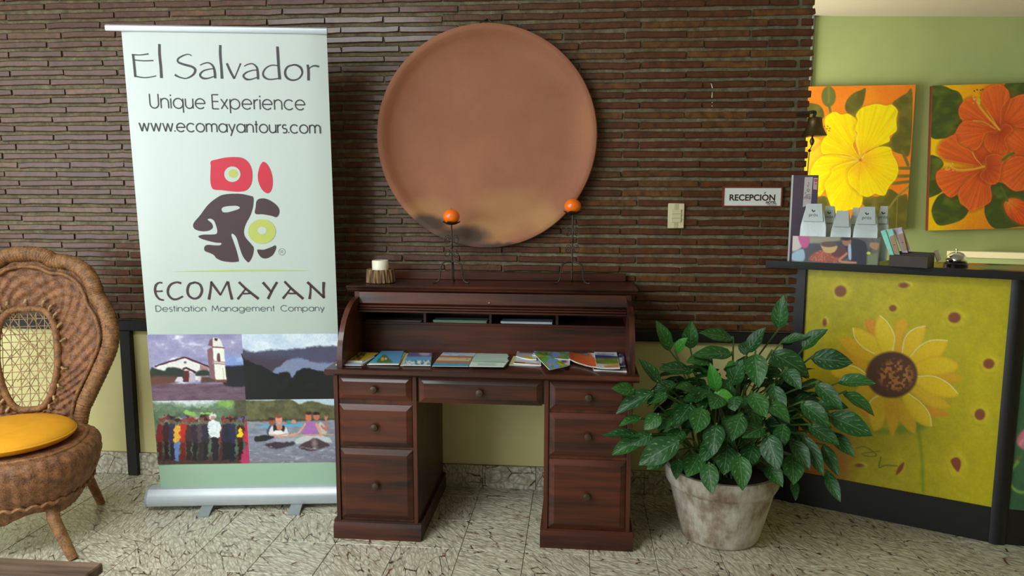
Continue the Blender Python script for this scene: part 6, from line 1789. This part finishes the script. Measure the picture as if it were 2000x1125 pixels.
TEAL = M('teal_wrapper', S(122, 206, 186), .4, 0, .18, 60); MAUVE = M('mauve_wrapper', S(176, 156, 178), .4, 0, .25, 60); KRAFT = M('kraft_label', S(168, 134, 104), .6, 0, .08, 40)
for tl_, tr_, br_, bl_2, label, kind, nn_ in bars:
    pl_ = Plane(hpl.pt(0, 0, nn_), hx, (0, 0, 1))
    q = [pl_.ab(*p) for p in z2([tl_, tr_, br_, bl_2])]
    back = -.010
    P = []
    for off in (0, -.009):
        for i, (a, b) in enumerate(q):
            P.append(pl_.pt(a, b, off + (back if i < 2 else 0)))
    th = thing('chocolate_bar', (P[2] + P[3]) / 2, label, 'chocolate bar', 'chocolate bars in the holder')
    mb = MB(); mb.add(P, [(0, 1, 2, 3), (7, 6, 5, 4), (0, 4, 5, 1), (1, 5, 6, 2), (2, 6, 7, 3), (3, 7, 4, 0)])
    part('wrapper', mb, TEAL if kind == 0 else MAUVE, th)
    if 'left end' in label: continue
    up_ = lambda u_, v_: (P[0] * (1 - u_) + P[1] * u_) * (1 - v_) + (P[3] * (1 - u_) + P[2] * u_) * v_ + pl_.n * .0012
    mb = MB(); mb.add([up_(.35, .28), up_(1.0, .22), up_(1.0, .92), up_(.35, .94)], [(0, 3, 2, 1)])
    part('wrapper_label', mb, KRAFT, th)
    mb = MB(); mb.add([up_(.55, .58) + pl_.n * .0008, up_(.75, .57) + pl_.n * .0008, up_(.75, .60) + pl_.n * .0008, up_(.55, .61) + pl_.n * .0008], [(0, 3, 2, 1)])
    part('label_print', mb, BLACKINK, th)
q = [hpl.ab(*p) for p in z2([(1000, 560), (1060, 540), (1115, 690), (1050, 740)])]
cp_ = Plane(hpl.pt(HL + .0025, 0, 0), -hpl.n, (0, 0, 1)); q = [cp_.ab(*p) for p in z2([(1000, 560), (1060, 540), (1115, 690), (1050, 740)])]
mb = MB(); P = [cp_.pt(a, b, off) for off in (0, -.002) for a, b in q]
mb.add(P, [(0, 1, 2, 3), (7, 6, 5, 4), (0, 4, 5, 1), (1, 5, 6, 2), (2, 6, 7, 3), (3, 7, 4, 0)])
o = part('price_card', mb, M('pale_pink_card', S(216, 202, 204), .5, 0, .08, 90), hold)
# desk bell
bc = onz(*z2([(1340, 790)])[0], ZT)
CHROME = M('chrome', S(206, 206, 206), .08, 1.0, .02)
bell = thing('service_bell', (bc[0], bc[1], ZT), 'shiny chrome service bell with black base on the counter', 'bell')
part('base', MB().lathe([(.050, 0), (.051, .006), (.046, .014), (.034, .020), (.0, .021)], 40, (bc[0], bc[1], ZT)), M('black_bell_base', S(16, 16, 18), .3), bell)
part('dome', MB().lathe([(.0425, .019), (.044, .021), (.0425, .030), (.037, .045), (.027, .056), (.013, .062), (.0, .0635)], 48, (bc[0], bc[1], ZT)), CHROME, bell, 60)
part('button', MB().lathe([(.003, .062), (.003, .070), (.006, .072), (.0065, .075), (.004, .078), (0, .0785)], 20, (bc[0], bc[1], ZT)), CHROME, bell, 60)

# ------------------------------------------------------------------ BRASS BELL ON THE WALL'S END
z3 = crop(1550, 190, 6.62)
YB = BRICK_Y - .078
P = lambda x, y: ony(*z3([(x, y)])[0], YB)
bt_ = P(255, 258); bb_ = P(265, 500)
hbell = thing('ship_bell', (bb_[0], YB, bb_[2]), 'aged dark brass bell hanging from a bracket at the brick wall end', 'bell')
BRASS = M('aged_brass', S(96, 80, 50), .42, .85, .25, 30, .15, 90)
r1 = abs(P(425, 495)[0] - P(265, 495)[0]); r0 = abs(P(345, 265)[0] - P(250, 265)[0])
Hh = bt_[2] - bb_[2]
mb = MB().lathe([(r1 * .93, .0), (r1, .002), (r1 * .985, Hh * .05), (r1 * .84, Hh * .22), (r0 * 1.10, Hh * .48), (r0 * 1.0, Hh * .72), (r0 * .96, Hh * .93), (r0 * .84, Hh * .99), (r0 * .3, Hh * 1.02), (0, Hh * 1.02)], 48, (bb_[0], YB, bb_[2]))
part('bell_body', mb, BRASS, hbell, 50)
part('bracket', MB().tube(cro([(P(170, 205)[0] - .02, BRICK_Y + .004, P(180, 200)[2]), tuple(P(215, 195)), tuple(P(270, 190)), tuple(P(275, 215)), tuple(P(262, 250))], 5), .008, 8), IRON, hbell)
cl = P(215, 570)
part('clapper', MB().lathe([(0, -.022), (.006, -.016), (.011, .0), (.009, .008), (.004, .018), (.003, .04)], 16, (bb_[0] - .008, YB, cl[2])), BRASS, hbell)
ce = P(180, 1040)
part('pull_cord', MB().tube([(bb_[0] - .008, YB, cl[2] - .02), tuple(P(205, 690)), tuple(P(190, 850)), tuple(P(180, 990))], .0022, 6), BLACKINK, hbell)
kn = P(205, 692)
part('cord_knot', MB().lathe([(0, -.008), (.006, -.003), (.009, .0), (.005, .005), (0, .01)], 12, tuple(kn)), BLACKINK, hbell)
